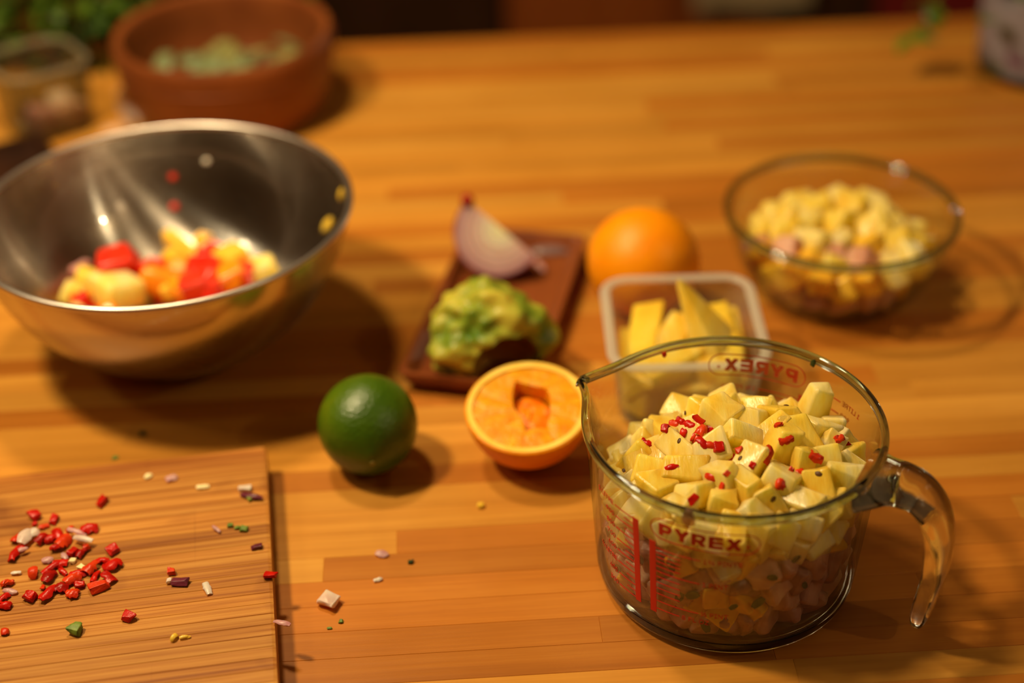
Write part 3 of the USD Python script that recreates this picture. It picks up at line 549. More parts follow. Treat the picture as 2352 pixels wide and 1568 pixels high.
for q_ in range(6):
    onmesh.append(('layer', lune(lay[q_] + (0.006 if q_ else 0), lay[q_ + 1] - 0.006, rec=0.015 + 0.012 * (q_ % 2)), mottled(f'onion_layer_{q_}', [(0.3, tuple(np.array([(.72, .62, .36), (.66, .52, .38), (.60, .38, .32), (.54, .31, .29), (.50, .27, .27), (.44, .22, .24)][q_]))), (0.7, tuple(np.array([(.80, .70, .44), (.74, .60, .46), (.68, .46, .40), (.64, .40, .37), (.60, .35, .34), (.55, .30, .31)][q_])))], 90, 0.3, subsurface_weight=0.25, subsurface_scale=0.003)))
onmesh.append(('skin', lune(0.965, 1.0, rec=0.0), mottled('onion_skin', [(0.3, (0.16, 0.02, 0.04)), (0.7, (0.34, 0.08, 0.10))], 60, 0.28)))
lift = TF - min((m.vertices + oc)[:, 2].min() for _, m, _m in onmesh)
for nm, m, mt in onmesh: part(on, nm, moved(m, None, (0, 0, lift)), mt, smooth=50)
tipm = trimesh.creation.icosphere(2, 0.0042); part(on, 'root_tip', moved(tipm, None, -axis * OL / 2 * 0.97 + [0, 0, lift]), CHILLI[2])

ap = at(1118, 775, 0.024)
avo = thing('avocado_piece', 'lumpy peeled green avocado flesh with a brown hollow, on the wooden dish', 'avocado', (ap[0], ap[1], 0), 0)
import manifold3d as m3
g = trimesh.creation.icosphere(5, 1.0); v = g.vertices * [0.0345, 0.0265, 0.0290]
v = v * (1 + 0.75 * (meshkit.fbm(g.vertices * 1.5 + 7, 3)[:, None] - 0.5) + 0.22 * (meshkit.noise(g.vertices * 4.0 + 2)[:, None] - 0.5))
v[:, 2] = np.where(v[:, 2] < -0.0185, -0.0185 + 0.15 * (v[:, 2] + 0.0185), v[:, 2])
g = trimesh.Trimesh(v, g.faces, process=False)
def mani(m): return m3.Manifold(m3.Mesh(np.asarray(m.vertices, np.float32), np.asarray(m.faces, np.uint32)))
cut = trimesh.creation.icosphere(4, 1.0); cv = cut.vertices * [0.0205, 0.028, 0.0215]; cut = moved(trimesh.Trimesh(cv, cut.faces, process=False), rotm(0, -.15, .25), (0.0115, -0.0210, -0.0090))
am = (mani(g) - mani(cut)).to_mesh(); am = trimesh.Trimesh(am.vert_properties[:, :3], am.tri_verts, process=False)
zl = -am.vertices[:, 2].min() + TF
part(avo, 'flesh', moved(am, None, (0, 0, zl)), AVO, smooth=50)
sh = trimesh.creation.icosphere(4, 1.0); shv = sh.vertices * [0.0202, 0.0277, 0.0212]
sh = moved(trimesh.Trimesh(shv, sh.faces, process=False), rotm(0, -.15, .25), (0.0115, -0.0210, -0.0090))
inner = (mani(trimesh.Trimesh(g.vertices * 0.985, g.faces, process=False)) ^ (mani(moved(sh, None, (-.0007, .0012, .0008))) - mani(sh)))
if not inner.is_empty():
    im = inner.to_mesh(); part(avo, 'hollow', moved(trimesh.Trimesh(im.vert_properties[:, :3], im.tri_verts, process=False), None, (0, 0, zl)), AVOHOLLOW, smooth=50)
for px, py, L, W, tn, mt, lab in ((1262, 578, .024, .011, 0, ONION[2], 'greyish purple onion layer lying at the far end of the wooden dish'), (1240, 613, .013, .0045, -60, ONION[1], 'thin pinkish onion strip beside the wedge on the wooden dish')):
    m = moved(plate(L, W, 0.0016, rg, .35, .9, .25, .4, 9, 7), rotm(0, 0, img_angle(tn))); p = at(px, py, TF)
    solo('onion_layer', rest(moved(m, None, p), TF), mt if tn else mottled('onion_grey', [(0.3, (.12, .07, .08)), (.7, (.26, .17, .16))], 60, .25), lab, 'onion')

# ------------------------------------------------------------------ the plastic tub with pineapple spears
def tub(name, label, cx, cy, w, l, h, rotz, rc=0.014, wallmat=PLASTIC):
    o = thing(name, label, 'plastic tub', (cx, cy, 0), rotz)
    t = 0.0009
    part(o, 'body', vessel(w, l, [(0.012, 0, rc * .7), (0.0085, 0.0008, rc * .8), (0.0060, 0.004, rc * .9), (0.0012, h - 0.002, rc), (0.0012 + t, h - 0.002, rc), (0.0060 + t, 0.005, rc * .9), (0.0090, 0.0018, rc * .8), (0.012, 0.0012, rc * .7)]), wallmat, smooth=40)
    pts = rrect(w - 0.003, l - 0.003, rc, 8); part(o, 'rim', sweep(np.c_[pts, np.full(len(pts), h)], circ(0.0030, 0.0016, 10), closed=True), PLASTICRIM, smooth=True)
    return o
TH_ = 0.045
rTL, rTR, rR = at(1392, 642, TH_), at(1722, 640, TH_), at(1757, 800, TH_)
tw = rTR[0] - rTL[0] + 0.003; tub_c = np.array([(rTL[0] + rTR[0]) / 2 - 0.0015, rTL[1] + 0.001 - 0.046])
tub('plastic_tub', 'clear rounded plastic tub of pineapple spears behind the measuring jug', tub_c[0], tub_c[1], tw, 0.092, TH_, 0.0)
rp = np.random.default_rng(8)
spears = [(1480, 770, .030, 46, 17, 15, 75, 8), (1540, 800, .028, 40, 18, 15, 50, 20), (1600, 720, .050, 44, 15, 12, 118, -38), (1650, 780, .030, 42, 18, 16, 100, 12), (1690, 770, .026, 34, 16, 15, 85, 5),
          (1560, 850, .028, 44, 18, 16, 20, 6), (1500, 860, .022, 42, 18, 16, 60, 0), (1640, 860, .026, 40, 18, 15, -30, 8), (1690, 850, .022, 36, 17, 15, 80, 0), (1460, 820, .016, 40, 17, 15, 85, 0),
          (1580, 900, .014, 44, 18, 15, 5, 0), (1680, 900, .013, 34, 17, 15, 70, 0), (1490, 905, .013, 32, 17, 15, 30, 0), (1570, 800, .013, 46, 18, 16, 5, 0), (1670, 790, .013, 40, 18, 16, 60, 0)]
SPL = ['flat-topped pineapple spear at the far left of the tub, behind the pointed one', 'pineapple spear in the middle of the tub, left of the pointed one', '', 'pineapple spear in the tub just right of the pointed one', 'pineapple spear at the far right corner of the tub',
       'pineapple spear lying across the tub middle', 'pineapple spear lying at the near left in the tub', 'pineapple spear slanting at the near right in the tub', 'pineapple spear along the right wall of the tub', 'pineapple spear along the left wall of the tub'] + ['pineapple spear lying on the bottom of the plastic tub'] * 5
for i, (px, py, z, L, W, T, tn, pit) in enumerate(spears):
    m = chunk(rp, L * .001, W * .001, T * .001, 0.14, 0.13, 0.0012)
    if i == 2:                                    # the upright wedge tapers to a point
        v = m.vertices.copy(); u = v[:, 0] / 0.022; s = np.clip(0.80 - 0.62 * u, 0.12, 1.5); v[:, 1] *= s * 1.25; v[:, 2] *= s; m = trimesh.Trimesh(v, m.faces, process=False)
        m = moved(m, rotm(0, -1.02, 0)); m = moved(m, rotm(0, 0, PI * 0.85))
    else: m = moved(m, rotm(0, math.radians(-pit), img_angle(tn)))
    p = at(px, py, z); m = moved(m, None, p); v = m.vertices
    for axn, lo, hi in ((0, tub_c[0] - tw / 2 + .0075, tub_c[0] + tw / 2 - .0075), (1, tub_c[1] - .046 + .0075, tub_c[1] + .046 - .0075)):
        sft = max(lo - v[:, axn].min(), 0) or min(hi - v[:, axn].max(), 0); d = np.zeros(3); d[axn] = sft; m = moved(m, None, d); v = m.vertices
    if v[:, 2].min() < .0022: m = rest(m, .0022)
    solo('pineapple_spear', m, PINE[1] if i % 3 else PINE[2], 'pointed pineapple spear standing upright in the plastic tub' if i == 2 else SPL[i], 'pineapple', None if SPL.count(SPL[i]) < 2 else SPL[i], smooth=50)

# ------------------------------------------------------------------ the small glass bowl and its fruit
GB = np.array([0.2009, 0.8188]); GR, GH = 0.0710, 0.0557
go = fine([(0, 0), (0.036, 0), (0.043, 0.0012), (0.050, 0.006), (0.0565, 0.015), (0.0625, 0.028), (0.0672, 0.043), (0.0695, 0.0535)], 4)
gbw = thing('glass_bowl', 'clear glass bowl of pineapple and mango pieces, right of the whole orange', 'bowl', (GB[0], GB[1], 0))
gi = offset_in(go, 0.0028)
part(gbw, 'body', lathe(go + gi[::-1], 128), BOWLGLASS, smooth=40)
t = np.linspace(0, 2 * PI, 129)[:-1]
part(gbw, 'rim', sweep(np.stack([(GR - .0022) * np.cos(t), (GR - .0022) * np.sin(t), 0 * t + GH - 0.0016], 1), circ(0.0023, 0.0027, 12), closed=True), RIMGLASS, smooth=True)
part(gbw, 'foot_ring', sweep(np.stack([0.040 * np.cos(t), 0.040 * np.sin(t), 0 * t + 0.0016], 1), circ(0.003, 0.0016, 10), closed=True), GLASS, smooth=True)
gr_ = np.array(gi)
def gb_r(z): return np.interp(z, gr_[:, 1], gr_[:, 0])
def hitheap(x, y): return 0.0385 + 0.006 * np.clip((x * 0.4 + y) / 0.05, -1.2, 1) - 0.016 * np.clip((np.hypot(x, y) - 0.028) / 0.028, 0, 1) * np.clip((y + 0.02) / 0.02, 0, 1)      # the heap rises to the back
def in_glass(p, r):
    x, y = p[:, 0] - GB[0], p[:, 1] - GB[1]; rr = np.hypot(x, y) + 1e-9; lim = np.maximum(gb_r(p[:, 2]) - r * 1.12, .002); k = rr > lim
    p[k, 0] = GB[0] + x[k] / rr[k] * lim[k]; p[k, 1] = GB[1] + y[k] / rr[k] * lim[k]
    p[:, 2] = np.maximum(p[:, 2], 0.004 + r); p[:, 2] = np.minimum(p[:, 2], np.maximum(hitheap(p[:, 0] - GB[0], p[:, 1] - GB[1]) + 0.006 - r * .6, .004 + r)); return p
rq = np.random.default_rng(31); n = 72; rad = rq.uniform(0.0075, 0.0110, n)
def st(n):
    a = rq.uniform(0, 2 * PI, n); r = 0.055 * np.sqrt(rq.random(n)); return np.stack([GB[0] + r * np.cos(a), GB[1] + r * np.sin(a), rq.uniform(.01, .06, n)], 1)
pp = pack(rq, n, rad, in_glass, st, 320)
for i, p in enumerate(pp):
    x, y = p[0] - GB[0], p[1] - GB[1]; front = (-x * 0.55 - y * 0.85) / 0.06; low = p[2] < 0.022
    u = rq.random()
    if low: kd = 'meat' if (x < 0.015 and u < .92) or u < .45 else 'mango' if u < .7 else 'pine'
    elif front > 0.35 and x < 0.02: kd = 'meat' if u < .4 else 'mango' if u < .85 else 'pine'
    elif front > 0.0: kd = 'mango' if u < .35 else 'pine'
    else: kd = 'pine'
    m = chunk(rq, *(rad[i] * rq.uniform(1.45, 1.95, 3)), 0.22, 0.24, 0.0018); m = moved(m, rotm(*rq.uniform(-3, 3, 3)), p)
    z0 = m.vertices[:, 2].min()
    if z0 < .0035: m = rest(m, .0035)
    rr = np.hypot(m.vertices[:, 0] - GB[0], m.vertices[:, 1] - GB[1]); ex_ = (rr - gb_r(m.vertices[:, 2])).max()
    if ex_ > -0.0004: m = moved(m, None, np.r_[-(p[:2] - GB) / np.linalg.norm(p[:2] - GB) * (ex_ + .0004), 0])
    nm, mt, lab, cat = {'pine': ('pineapple_chunk', PINE[int(rq.random() < .4)], 'pale yellow pineapple chunk heaped in the small glass bowl', 'pineapple'), 'mango': ('mango_chunk', MANGO if rq.random() < .6 else YELLOWPEP, 'deep orange-yellow mango chunk in the small glass bowl', 'mango'),
                        'meat': ('meat_piece', MEAT[int(rq.random() < .3)], 'pinkish meat piece in the small glass bowl', 'meat')}[kd]
    zn = 'buried in the heap' if p[2] < hitheap(x, y) - 0.014 else ('at the back' if y > 0.018 else 'at the front' if y < -0.022 else 'at the left' if x < -0.02 else 'at the right' if x > 0.02 else 'in the middle') + ' of the heap'
    solo(nm, m, mt, {'pine': 'pale yellow pineapple chunk', 'mango': 'orange-yellow mango chunk', 'meat': 'pinkish meat piece'}[kd] + ' in the small glass bowl, ' + zn, cat, kd.replace('pine', 'pineapple') + ' in the small glass bowl, ' + zn, smooth=50)

# ------------------------------------------------------------------ the measuring jug
JC = np.array([0.1003, 0.5641]); JH = 0.0904
SPOUT, HAND = math.radians(150.5), math.radians(-31.0)
def jug_r(z): return np.interp(z, [0, 0.0015, 0.005, 0.012, 0.030, 0.060, 0.0904], [0.054, 0.059, 0.0612, 0.0622, 0.0635, 0.0658, 0.0682])
def wrap(a): return (a + PI) % (2 * PI) - PI
def spout(th, z):
    d = np.abs(wrap(th - SPOUT)); s = np.clip((z - 0.058) / (JH - 0.058), 0, 1); s = s * s * (3 - 2 * s)
    return s * (0.0092 * np.exp(-(d / 0.13) ** 1.25) + 0.0012 * np.exp(-(d / 0.45) ** 2))
jug = thing('measuring_jug', 'glass measuring jug with red markings and hooked handle, full of pineapple', 'measuring jug', (JC[0], JC[1], 0))
zz = np.r_[0.0105, np.linspace(0.014, 0.056, 9), np.linspace(0.06, JH - 0.001, 14)]
ow = [(jug_r(z), z) for z in zz]; iw = [(jug_r(z) - 0.0030, z) for z in zz]
part(jug, 'body', lathe(ow + iw[::-1], 240, spout), WALLGLASS, smooth=40)
part(jug, 'base', lathe(fine([(0, 0.0005), (0.048, 0.0005), (0.0525, 0), (0.057, 0.0006), (0.0600, 0.0032), (0.0614, 0.0070), (0.0618, 0.0103), (0.0592, 0.0104), (0.0575, 0.0082), (0.052, 0.0062), (0.0, 0.0060)], 4), 128), GLASS, smooth=40)
t = np.linspace(0, 2 * PI, 241)[:-1]; rz = jug_r(JH) - 0.0008 + spout(t, np.full(t.shape, JH))
dz = -0.0012 * np.exp(-(np.abs(wrap(t - SPOUT)) / 0.07) ** 2)
part(jug, 'rim', sweep(np.stack([rz * np.cos(t), rz * np.sin(t), JH - 0.0022 + dz], 1), circ(0.0019, 0.0027, 14), closed=True), RIMGLASS, smooth=True)
lip = np.array([[rz.max() * math.cos(SPOUT) + s * .0022 * math.cos(SPOUT), rz.max() * math.sin(SPOUT) + s * .0022 * math.sin(SPOUT), JH - 0.0032 - 0.0028 * max(s, 0) ** 2] for s in np.linspace(-1, 1.1, 9)])
part(jug, 'spout_lip', sweep(lip, circ(0.0034, 0.0017, 12), scale=np.array([1, 1, 1, .98, .95, .9, .82, .7, .45])), RIMGLASS, smooth=True)
# handle: leaves the rim, turns down and ends free
hb = [(0.0640, 0.0800), (0.0700, 0.0815), (0.0780, 0.0835), (0.0860, 0.0825), (0.0930, 0.0770), (0.0975, 0.0680), (0.0995, 0.0560), (0.0998, 0.0440), (0.0985, 0.0330), (0.0972, 0.0220), (0.0962, 0.0130), (0.0955, 0.0090)]
hb = np.array(fine(hb, 3)); n = len(hb); s = np.linspace(0, 1, n)
hp3 = np.stack([hb[:, 0] * math.cos(HAND), hb[:, 0] * math.sin(HAND), hb[:, 1]], 1)
wid = np.interp(s, [0, .1, .25, .6, .9, .97, 1], [.0205, .0145, .0118, .0108, .0095, .0074, .0030]); thk = np.interp(s, [0, .12, .3, .6, .9, .97, 1], [.0085, .0062, .0056, .0054, .0048, .0036, .0014])
tt_ = np.arange(20) * 2 * PI / 20; ce, se = np.cos(tt_), np.sin(tt_)
SE = np.stack([np.sign(ce) * np.abs(ce) ** .75, np.sign(se) * np.abs(se) ** .75], 1)
side = np.array([-math.sin(HAND), math.cos(HAND), 0])
tv = np.gradient(hp3, axis=0); tv /= np.linalg.norm(tv, axis=1, keepdims=True); nv = np.cross(tv, side)
V = hp3[:, None] + SE[None, :, :1] * wid[:, None, None] * side + SE[None, :, 1:] * thk[:, None, None] * nv[:, None]
i, j = np.meshgrid(np.arange(n - 1), np.arange(20), indexing='ij'); Q = np.stack([i * 20 + j, (i + 1) * 20 + j, (i + 1) * 20 + (j + 1) % 20, i * 20 + (j + 1) % 20], -1).reshape(-1, 4)
hm = quads(V.reshape(-1, 3), Q); nv_ = len(hm.vertices); hv = np.vstack([hm.vertices, hp3[0], hp3[-1] + tv[-1] * .0012]); jj = np.arange(20)
hm = trimesh.Trimesh(hv, np.vstack([hm.faces, np.stack([np.full(20, nv_), (jj + 1) % 20, jj], 1), np.stack([np.full(20, nv_ + 1), (n - 1) * 20 + jj, (n - 1) * 20 + (jj + 1) % 20], 1)]), process=False); hm.fix_normals()
part(jug, 'handle', hm, GLASS, smooth=60)
# red print on the outside, the same on both sides
def onjug(m, th0, z0):
    """Bends flat print (x along the wall, y up) round the jug at angle th0, height z0."""
    v, f = trimesh.remesh.subdivide_to_size(m.vertices, m.faces, 0.0028, max_iter=6); z = z0 + v[:, 1]; R = jug_r(z); th = th0 + v[:, 0] / 0.0662
    r = R + 0.00012 + v[:, 2] + spout(th, z); return trimesh.Trimesh(np.stack([r * np.cos(th), r * np.sin(th), z], 1), f, process=False)
def bar(x0, x1, y0, y1): return moved(trimesh.creation.box((x1 - x0, y1 - y0, .0002)), None, ((x0 + x1) / 2, (y0 + y1) / 2, .0001))
def txt(s, h, x, y, wide=1.0, bold=False, right=False):
    m = meshkit.text_mesh(s, h, 0.0002, bold); v = m.vertices.copy(); v[:, 0] *= wide
    v[:, 0] += x - (v[:, 0].max() if right else v[:, 0].min()); v[:, 1] += y; return trimesh.Trimesh(v, m.faces, process=False)
from shapely.geometry import LineString, Polygon
def outline(w, h, x, y, lw):
    L = LineString([(-w / 2 + h / 2, 0), (w / 2 - h / 2, 0)]); P = L.buffer(h / 2, 10).difference(L.buffer(h / 2 - lw, 10))
    return moved(trimesh.creation.extrude_polygon(P, .0002, engine='earcut'), None, (x, y, 0))
def heavy(word, h, x, y, w, gap, sw):
    from shapely.ops import unary_union
    out = []
    for ch in word:
        L = lambda *p, c=sw: LineString(p).buffer(c / 2, cap_style=2, join_style=2)
        a, b = sw / 2, w - sw / 2
        if ch == 'P': G = [L((a, 0), (a, h)), LineString([(a, h - sw * .42), (b - .0011, h - sw * .42), (b - .0002, h * .82), (b - .0002, h * .62), (b - .0011, h * .40), (a, h * .40)]).buffer(sw * .42, cap_style=2, join_style=1)]
        elif ch == 'R': G = [L((a, 0), (a, h)), LineString([(a, h - sw * .42), (b - .0011, h - sw * .42), (b - .0002, h * .82), (b - .0002, h * .64), (b - .0011, h * .43), (a, h * .43)]).buffer(sw * .42, cap_style=2, join_style=1), L((w * .45, h * .45), (b + .0001, 0))]
        elif ch == 'Y': G = [L((w / 2, 0), (w / 2, h * .5)), L((a * .7, h), (w / 2, h * .42)), L((w - a * .7, h), (w / 2, h * .42))]
        elif ch == 'E': G = [L((a, 0), (a, h))] + [L((0, q), (w * .94, q), c=sw * .8) for q in (sw * .4, h / 2, h - sw * .4)]
        else: G = [L((a * .8, 0), (w - a * .8, h)), L((a * .8, h), (w - a * .8, 0))]
        P = unary_union(G).intersection(Polygon([(-.001, 0), (w + .001, 0), (w + .001, h), (-.001, h)]))
        for g_ in getattr(P, 'geoms', [P]): out.append(moved(trimesh.creation.extrude_polygon(g_, .0002, engine='earcut'), None, (x, y, 0)))
        x += w + gap
    return join(*out)
for base in (math.radians(-131.0), math.radians(49.0)):
    a_ = base
    # brand mark in its capsule
    logo = join(heavy('PYREX', 0.0070, 0.0062, 0.0707, 0.0066, 0.00085, 0.0021), outline(0.0485, 0.0122, 0.0262, 0.0742, 0.0005), txt('®', 0.0022, 0.0445, 0.0716))
    part(jug, 'brand_print', onjug(logo, a_, 0), PRINT, smooth=False)
    left, right = [], []
    left.append(bar(-0.0078, -0.0045, 0.0215, 0.0730)); right.append(bar(0.0012, 0.0045, 0.0205, 0.0650))
    ml = [(0.0230, '300'), (0.0305, '400'), (0.0380, '½ LITRE'), (0.0452, '600'), (0.0520, '700'), (0.0588, '800'), (0.0655, '900'), (0.0722, '1 LITRE')]
    for i_, (z, s_) in enumerate(ml):
        left.append(bar(-0.0195, -0.0078, z - .00025, z + .00025)); left.append(txt(s_, 0.0026, -0.0207, z - .0012, 1.0, False, True))
        if i_ < len(ml) - 1: zm = (z + ml[i_ + 1][0]) / 2; left.append(bar(-0.0135, -0.0078, zm - .0002, zm + .0002))
    pl = [(0.0235, '8 FL OZ', 0), (0.0285, '½ PINT', 1), (0.0332, '', 0), (0.0368, '', 0), (0.0404, '', 0), (0.0440, '', 0), (0.0474, '1 PINT', 1), (0.0506, '', 0), (0.0535, '', 0), (0.0562, '', 0), (0.0590, '', 0), (0.0618, '1¾ PINTS', 1)]
    for z, s_, big in pl:
        e_ = 0.0255 if big else 0.0165; right.append(bar(0.0045, e_, z - .00022, z + .00022))
        if s_: right.append(txt(s_, 0.0026, e_ + .0012, z - .0013))
    part(jug, 'litre_scale_print', onjug(join(*left), a_, 0), PRINT, smooth=False)
    part(jug, 'pint_scale_print', onjug(join(*right), a_, 0), PRINT, smooth=False)

# ------------------------------------------------------------------ what is in the jug
def jin(z): return jug_r(z) - 0.0036
def jheap(x, y):
    r = np.hypot(x, y) / 0.06
    return 0.0835 - 0.021 * r ** 2 - 0.006 * np.clip((y - 0.02) / 0.03, 0, 1) + 0.006 * np.clip((x - y) / 0.07, -1, 1) - 0.007 * np.clip((-x - 0.02) / 0.03, 0, 1)
def in_jug(p, r):
    x, y = p[:, 0] - JC[0], p[:, 1] - JC[1]; rr = np.hypot(x, y) + 1e-9; lim = jin(p[:, 2]) - r * 1.12; k = rr > lim
    p[k, 0] = JC[0] + x[k] / rr[k] * lim[k]; p[k, 1] = JC[1] + y[k] / rr[k] * lim[k]
    p[:, 2] = np.maximum(p[:, 2], 0.0072 + r); p[:, 2] = np.minimum(p[:, 2], jheap(p[:, 0] - JC[0], p[:, 1] - JC[1]) - r * .55); return p
rj = np.random.default_rng(77); n = 400; rad = rj.uniform(0.0062, 0.0098, n)
def st(n):
    a = rj.uniform(0, 2 * PI, n); r = 0.056 * np.sqrt(rj.random(n)); return np.stack([JC[0] + r * np.cos(a), JC[1] + r * np.sin(a), rj.uniform(.012, .085, n)], 1)
# the piece that stands alone against the far wall is placed by hand
lone = at(1874, 926, 0.076)
pp = pack(rj, n, rad, in_jug, st, 220)
heap = []
for i, p in enumerate(pp):
    x, y = p[0] - JC[0], p[1] - JC[1]; th = math.degrees(math.atan2(y, x))
    edge = 0.046 + 0.005 * math.sin(3 * math.radians(th) + 1) + (0.010 if -90 < th < -20 else 0)
    u = rj.random(); near = -125 < th < -70 and math.hypot(x, y) > .030
    if p[2] > edge: kd = 'pine'
    elif near and 0.022 < p[2] < 0.052 and u < .62: kd = 'mango'
    else: kd = 'meat' if u < .88 else 'mango'
    if kd == 'meat': m = chunk(rj, *(rad[i] * rj.uniform(1.5, 2.2, 3)), 0.3, 0.3, 0.004)
    else: m = chunk(rj, rad[i] * rj.uniform(1.7, 2.9), rad[i] * rj.uniform(1.25, 1.8), rad[i] * rj.uniform(1.15, 1.7), 0.27, 0.17, 0.0022)
    m = moved(m, rotm(*rj.uniform(-3, 3, 3)), p)
    if m.vertices[:, 2].min() < .0066: m = rest(m, .0066)
    rr = np.hypot(m.vertices[:, 0] - JC[0], m.vertices[:, 1] - JC[1]); e_ = (rr - jin(m.vertices[:, 2])).max()
    if e_ > 0: m = moved(m, None, np.r_[-(p[:2] - JC) / np.linalg.norm(p[:2] - JC) * e_, 0])
    heap.append((kd, m, p))
m = chunk(rj, 0.0118, 0.0110, 0.0215, 0.15, 0.20, 0.0016); v = m.vertices.copy(); v[:, :2] *= (1 - 0.16 * v[:, 2:] / 0.012); m = moved(trimesh.Trimesh(v, m.faces, process=False), rotm(.12, .16, .25), lone)
rr = np.hypot(m.vertices[:, 0] - JC[0], m.vertices[:, 1] - JC[1]); e_ = (rr - jin(m.vertices[:, 2])).max()
if e_ > 0: m = moved(m, None, np.r_[-(lone[:2] - JC) / np.linalg.norm(lone[:2] - JC) * e_, 0])
solo('pineapple_chunk', m, PINE[0], 'tall pineapple chunk standing alone against far wall inside the measuring jug', 'pineapple', smooth=50)
heap = [h for h in heap if np.linalg.norm(h[2] - m.centroid) > 0.0135]
def jug_zone(p):
    x, y = p[0] - JC[0], p[1] - JC[1]; r = math.hypot(x, y); a = math.degrees(math.atan2(y, x))
    side = 'towards the handle' if -75 < a <= 15 else 'at the far side' if 15 < a <= 100 else 'towards the spout' if a > 100 or a < -165 else 'at the near side'
    if p[2] > jheap(x, y) - 0.013: return 'on top ' + ('at its middle' if r < 0.018 else ('halfway out ' if r < 0.038 else 'against the glass ') + side)
    if r > 0.040 and -165 < a < -15: return 'seen through the ' + ('left' if a < -120 else 'right' if a > -60 else 'near') + ' wall below the rim'
    return 'buried inside the heap'
for kd, m_, p in heap:
    nm, mt, lab, cat, gp = {'pine': ('pineapple_chunk', PINE[0 if rj.random() < .62 else 1], 'pale yellow pineapple chunk piled in the measuring jug', 'pineapple', 'pineapple in the measuring jug'), 'mango': ('mango_chunk', MANGO, 'orange mango chunk low in the measuring jug', 'mango', 'mango in the measuring jug'),
                            'meat': ('meat_piece', MEAT[int(rj.random() < .45)], 'pinkish brown meat piece low in the measuring jug', 'meat', 'meat in the measuring jug')}[kd]
    zn = jug_zone(p); lab = {'pine': 'pale pineapple chunk', 'mango': 'orange mango chunk', 'meat': 'pinkish meat piece'}[kd] + ' in the measuring jug, ' + zn
    solo(nm, m_, mt, lab, cat, gp + ', ' + zn, smooth=50)

# hits of a sight line on the heap, to lay the chilli where it lies
HT = np.vstack([np.asarray(h[1].vertices)[h[1].faces] for h in heap] + [m.vertices[m.faces]])
def hit_heap(px, py):
    o, d = ray(px, py); e1, e2 = HT[:, 1] - HT[:, 0], HT[:, 2] - HT[:, 0]; h = np.cross(d, e2); a = (e1 * h).sum(1); ok = np.abs(a) > 1e-14; a = np.where(ok, a, 1)
    s = o - HT[:, 0]; u = (s * h).sum(1) / a; q = np.cross(s, e1); v = (q @ d) / a; t = (e2 * q).sum(1) / a
    t = np.where(ok & (u >= 0) & (v >= 0) & (u + v <= 1) & (t > 0.01), t, np.inf); k = t.argmin()
    if not np.isfinite(t[k]): return None
    n_ = np.cross(e1[k], e2[k]); n_ /= np.linalg.norm(n_); n_ = n_ if n_ @ d < 0 else -n_
    return o + d * t[k], n_
def chilli(rng, L, W, kind):
    if kind == 'd' and rng.random() < .55: return plate(L, W, 0.0021, rng, rng.uniform(.1, .4), rng.uniform(.4, .9), rng.uniform(.6, .9), rng.uniform(.55, .9), 8, 6, wob=.26)
    if kind == 'd': return chunk(rng, L, W, min(L, W) * .62, 0.36, 0.30, min(L, W) * 0.45)
    if kind == 'c': return plate(L, W, 0.0014, rng, 1.25, 0.3, .5, .5, 11, 5, wob=.1)
    return plate(L, W, 0.0012, rng, rng.uniform(.1, .6), rng.uniform(.6, 1.3), rng.uniform(.4, .95), rng.uniform(.4, .95), 8, 6, wob=.30, twist=rng.uniform(-.4, .4))
rc_ = np.random.default_rng(40)
JCH = [(560, 600, 60, 40, 30, 'd'), (610, 570, 70, 45, 20, 's'), (650, 556, 70, 40, 0, 's'), (700, 572, 80, 50, -10, 's'), (742, 548, 70, 30, 80, 'd'), (765, 600, 80, 50, 40, 's'), (812, 606, 70, 60, 70, 'd'), (735, 655, 60, 50, -30, 'd'),
       (770, 675, 80, 45, -40, 's'), (815, 690, 70, 45, -20, 's'), (860, 705, 55, 45, 10, 'd'), (662, 622, 40, 40, 0, 'd'), (455, 680, 75, 34, 85, 'd'), (600, 815, 85, 35, 25, 's'), (820, 872, 130, 30, 5, 'c'), (880, 918, 60, 30, 80, 's'), (932, 768, 90, 50, -35, 's'), (975, 718, 40, 28, 60, 'd'),
       (1140, 748, 105, 70, 25, 's'), (1240, 662, 85, 40, 10, 's'), (1196, 580, 42, 26, -20, 'd'), (1400, 755, 105, 65, -30, 's'), (1537, 655, 58, 36, 5, 'd'), (1582, 690, 36, 24, -60, 'd'), (1265, 833, 22, 30, 80, 'd'), (1320, 842, 36, 40, 60, 'd'), (1208, 908, 52, 50, 0, 'd'), (712, 1000, 72, 32, -8, 'd'), (905, 852, 30, 24, 30, 'd'), (1050, 805, 30, 26, 70, 'd')]
JSP = {12: 'lone upright red chilli sliver at the left of the pineapple in the measuring jug', 14: 'curved red chilli crescent arching across the front of the jug pineapple', 18: 'broad red chilli piece at the middle of the jug pineapple', 21: 'large wet red chilli flake right of centre on the jug pineapple',
       22: 'red chilli square on the rightmost yellow chunk in the measuring jug', 27: 'red chilli piece pressed against the near rim of the measuring jug'}
for i_, (cx, cy, L, W, tn, kd) in enumerate(JCH):
    h = hit_heap(1300 + cx / 2.45, 740 + cy / 2.45)
    if h is None: continue
    p, n_ = h; n_ = n_ + np.array([0, -0.4, 0.8]); n_ /= np.linalg.norm(n_); k_ = 1 / 2.45 * 0.000174 * 1.05
    m_ = chilli(rc_, L * k_ * 1.12, W * k_ * 1.3, kd)
    m_ = moved(moved(m_, rotm(0, 0, math.radians(tn))), facing(n_), p + n_ * 0.0004)
    solo('chilli_piece', m_, CHILLI[rc_.integers(2)], JSP.get(i_, 'small red chilli piece lying in the chilli cluster on the jug pineapple' if i_ < 12 else 'small red chilli piece scattered on the jug pineapple'), 'chilli', None if i_ in JSP else 'chilli cluster on the jug pineapple' if i_ < 12 else 'chilli scattered on the jug pineapple', smooth=50, loc=p)
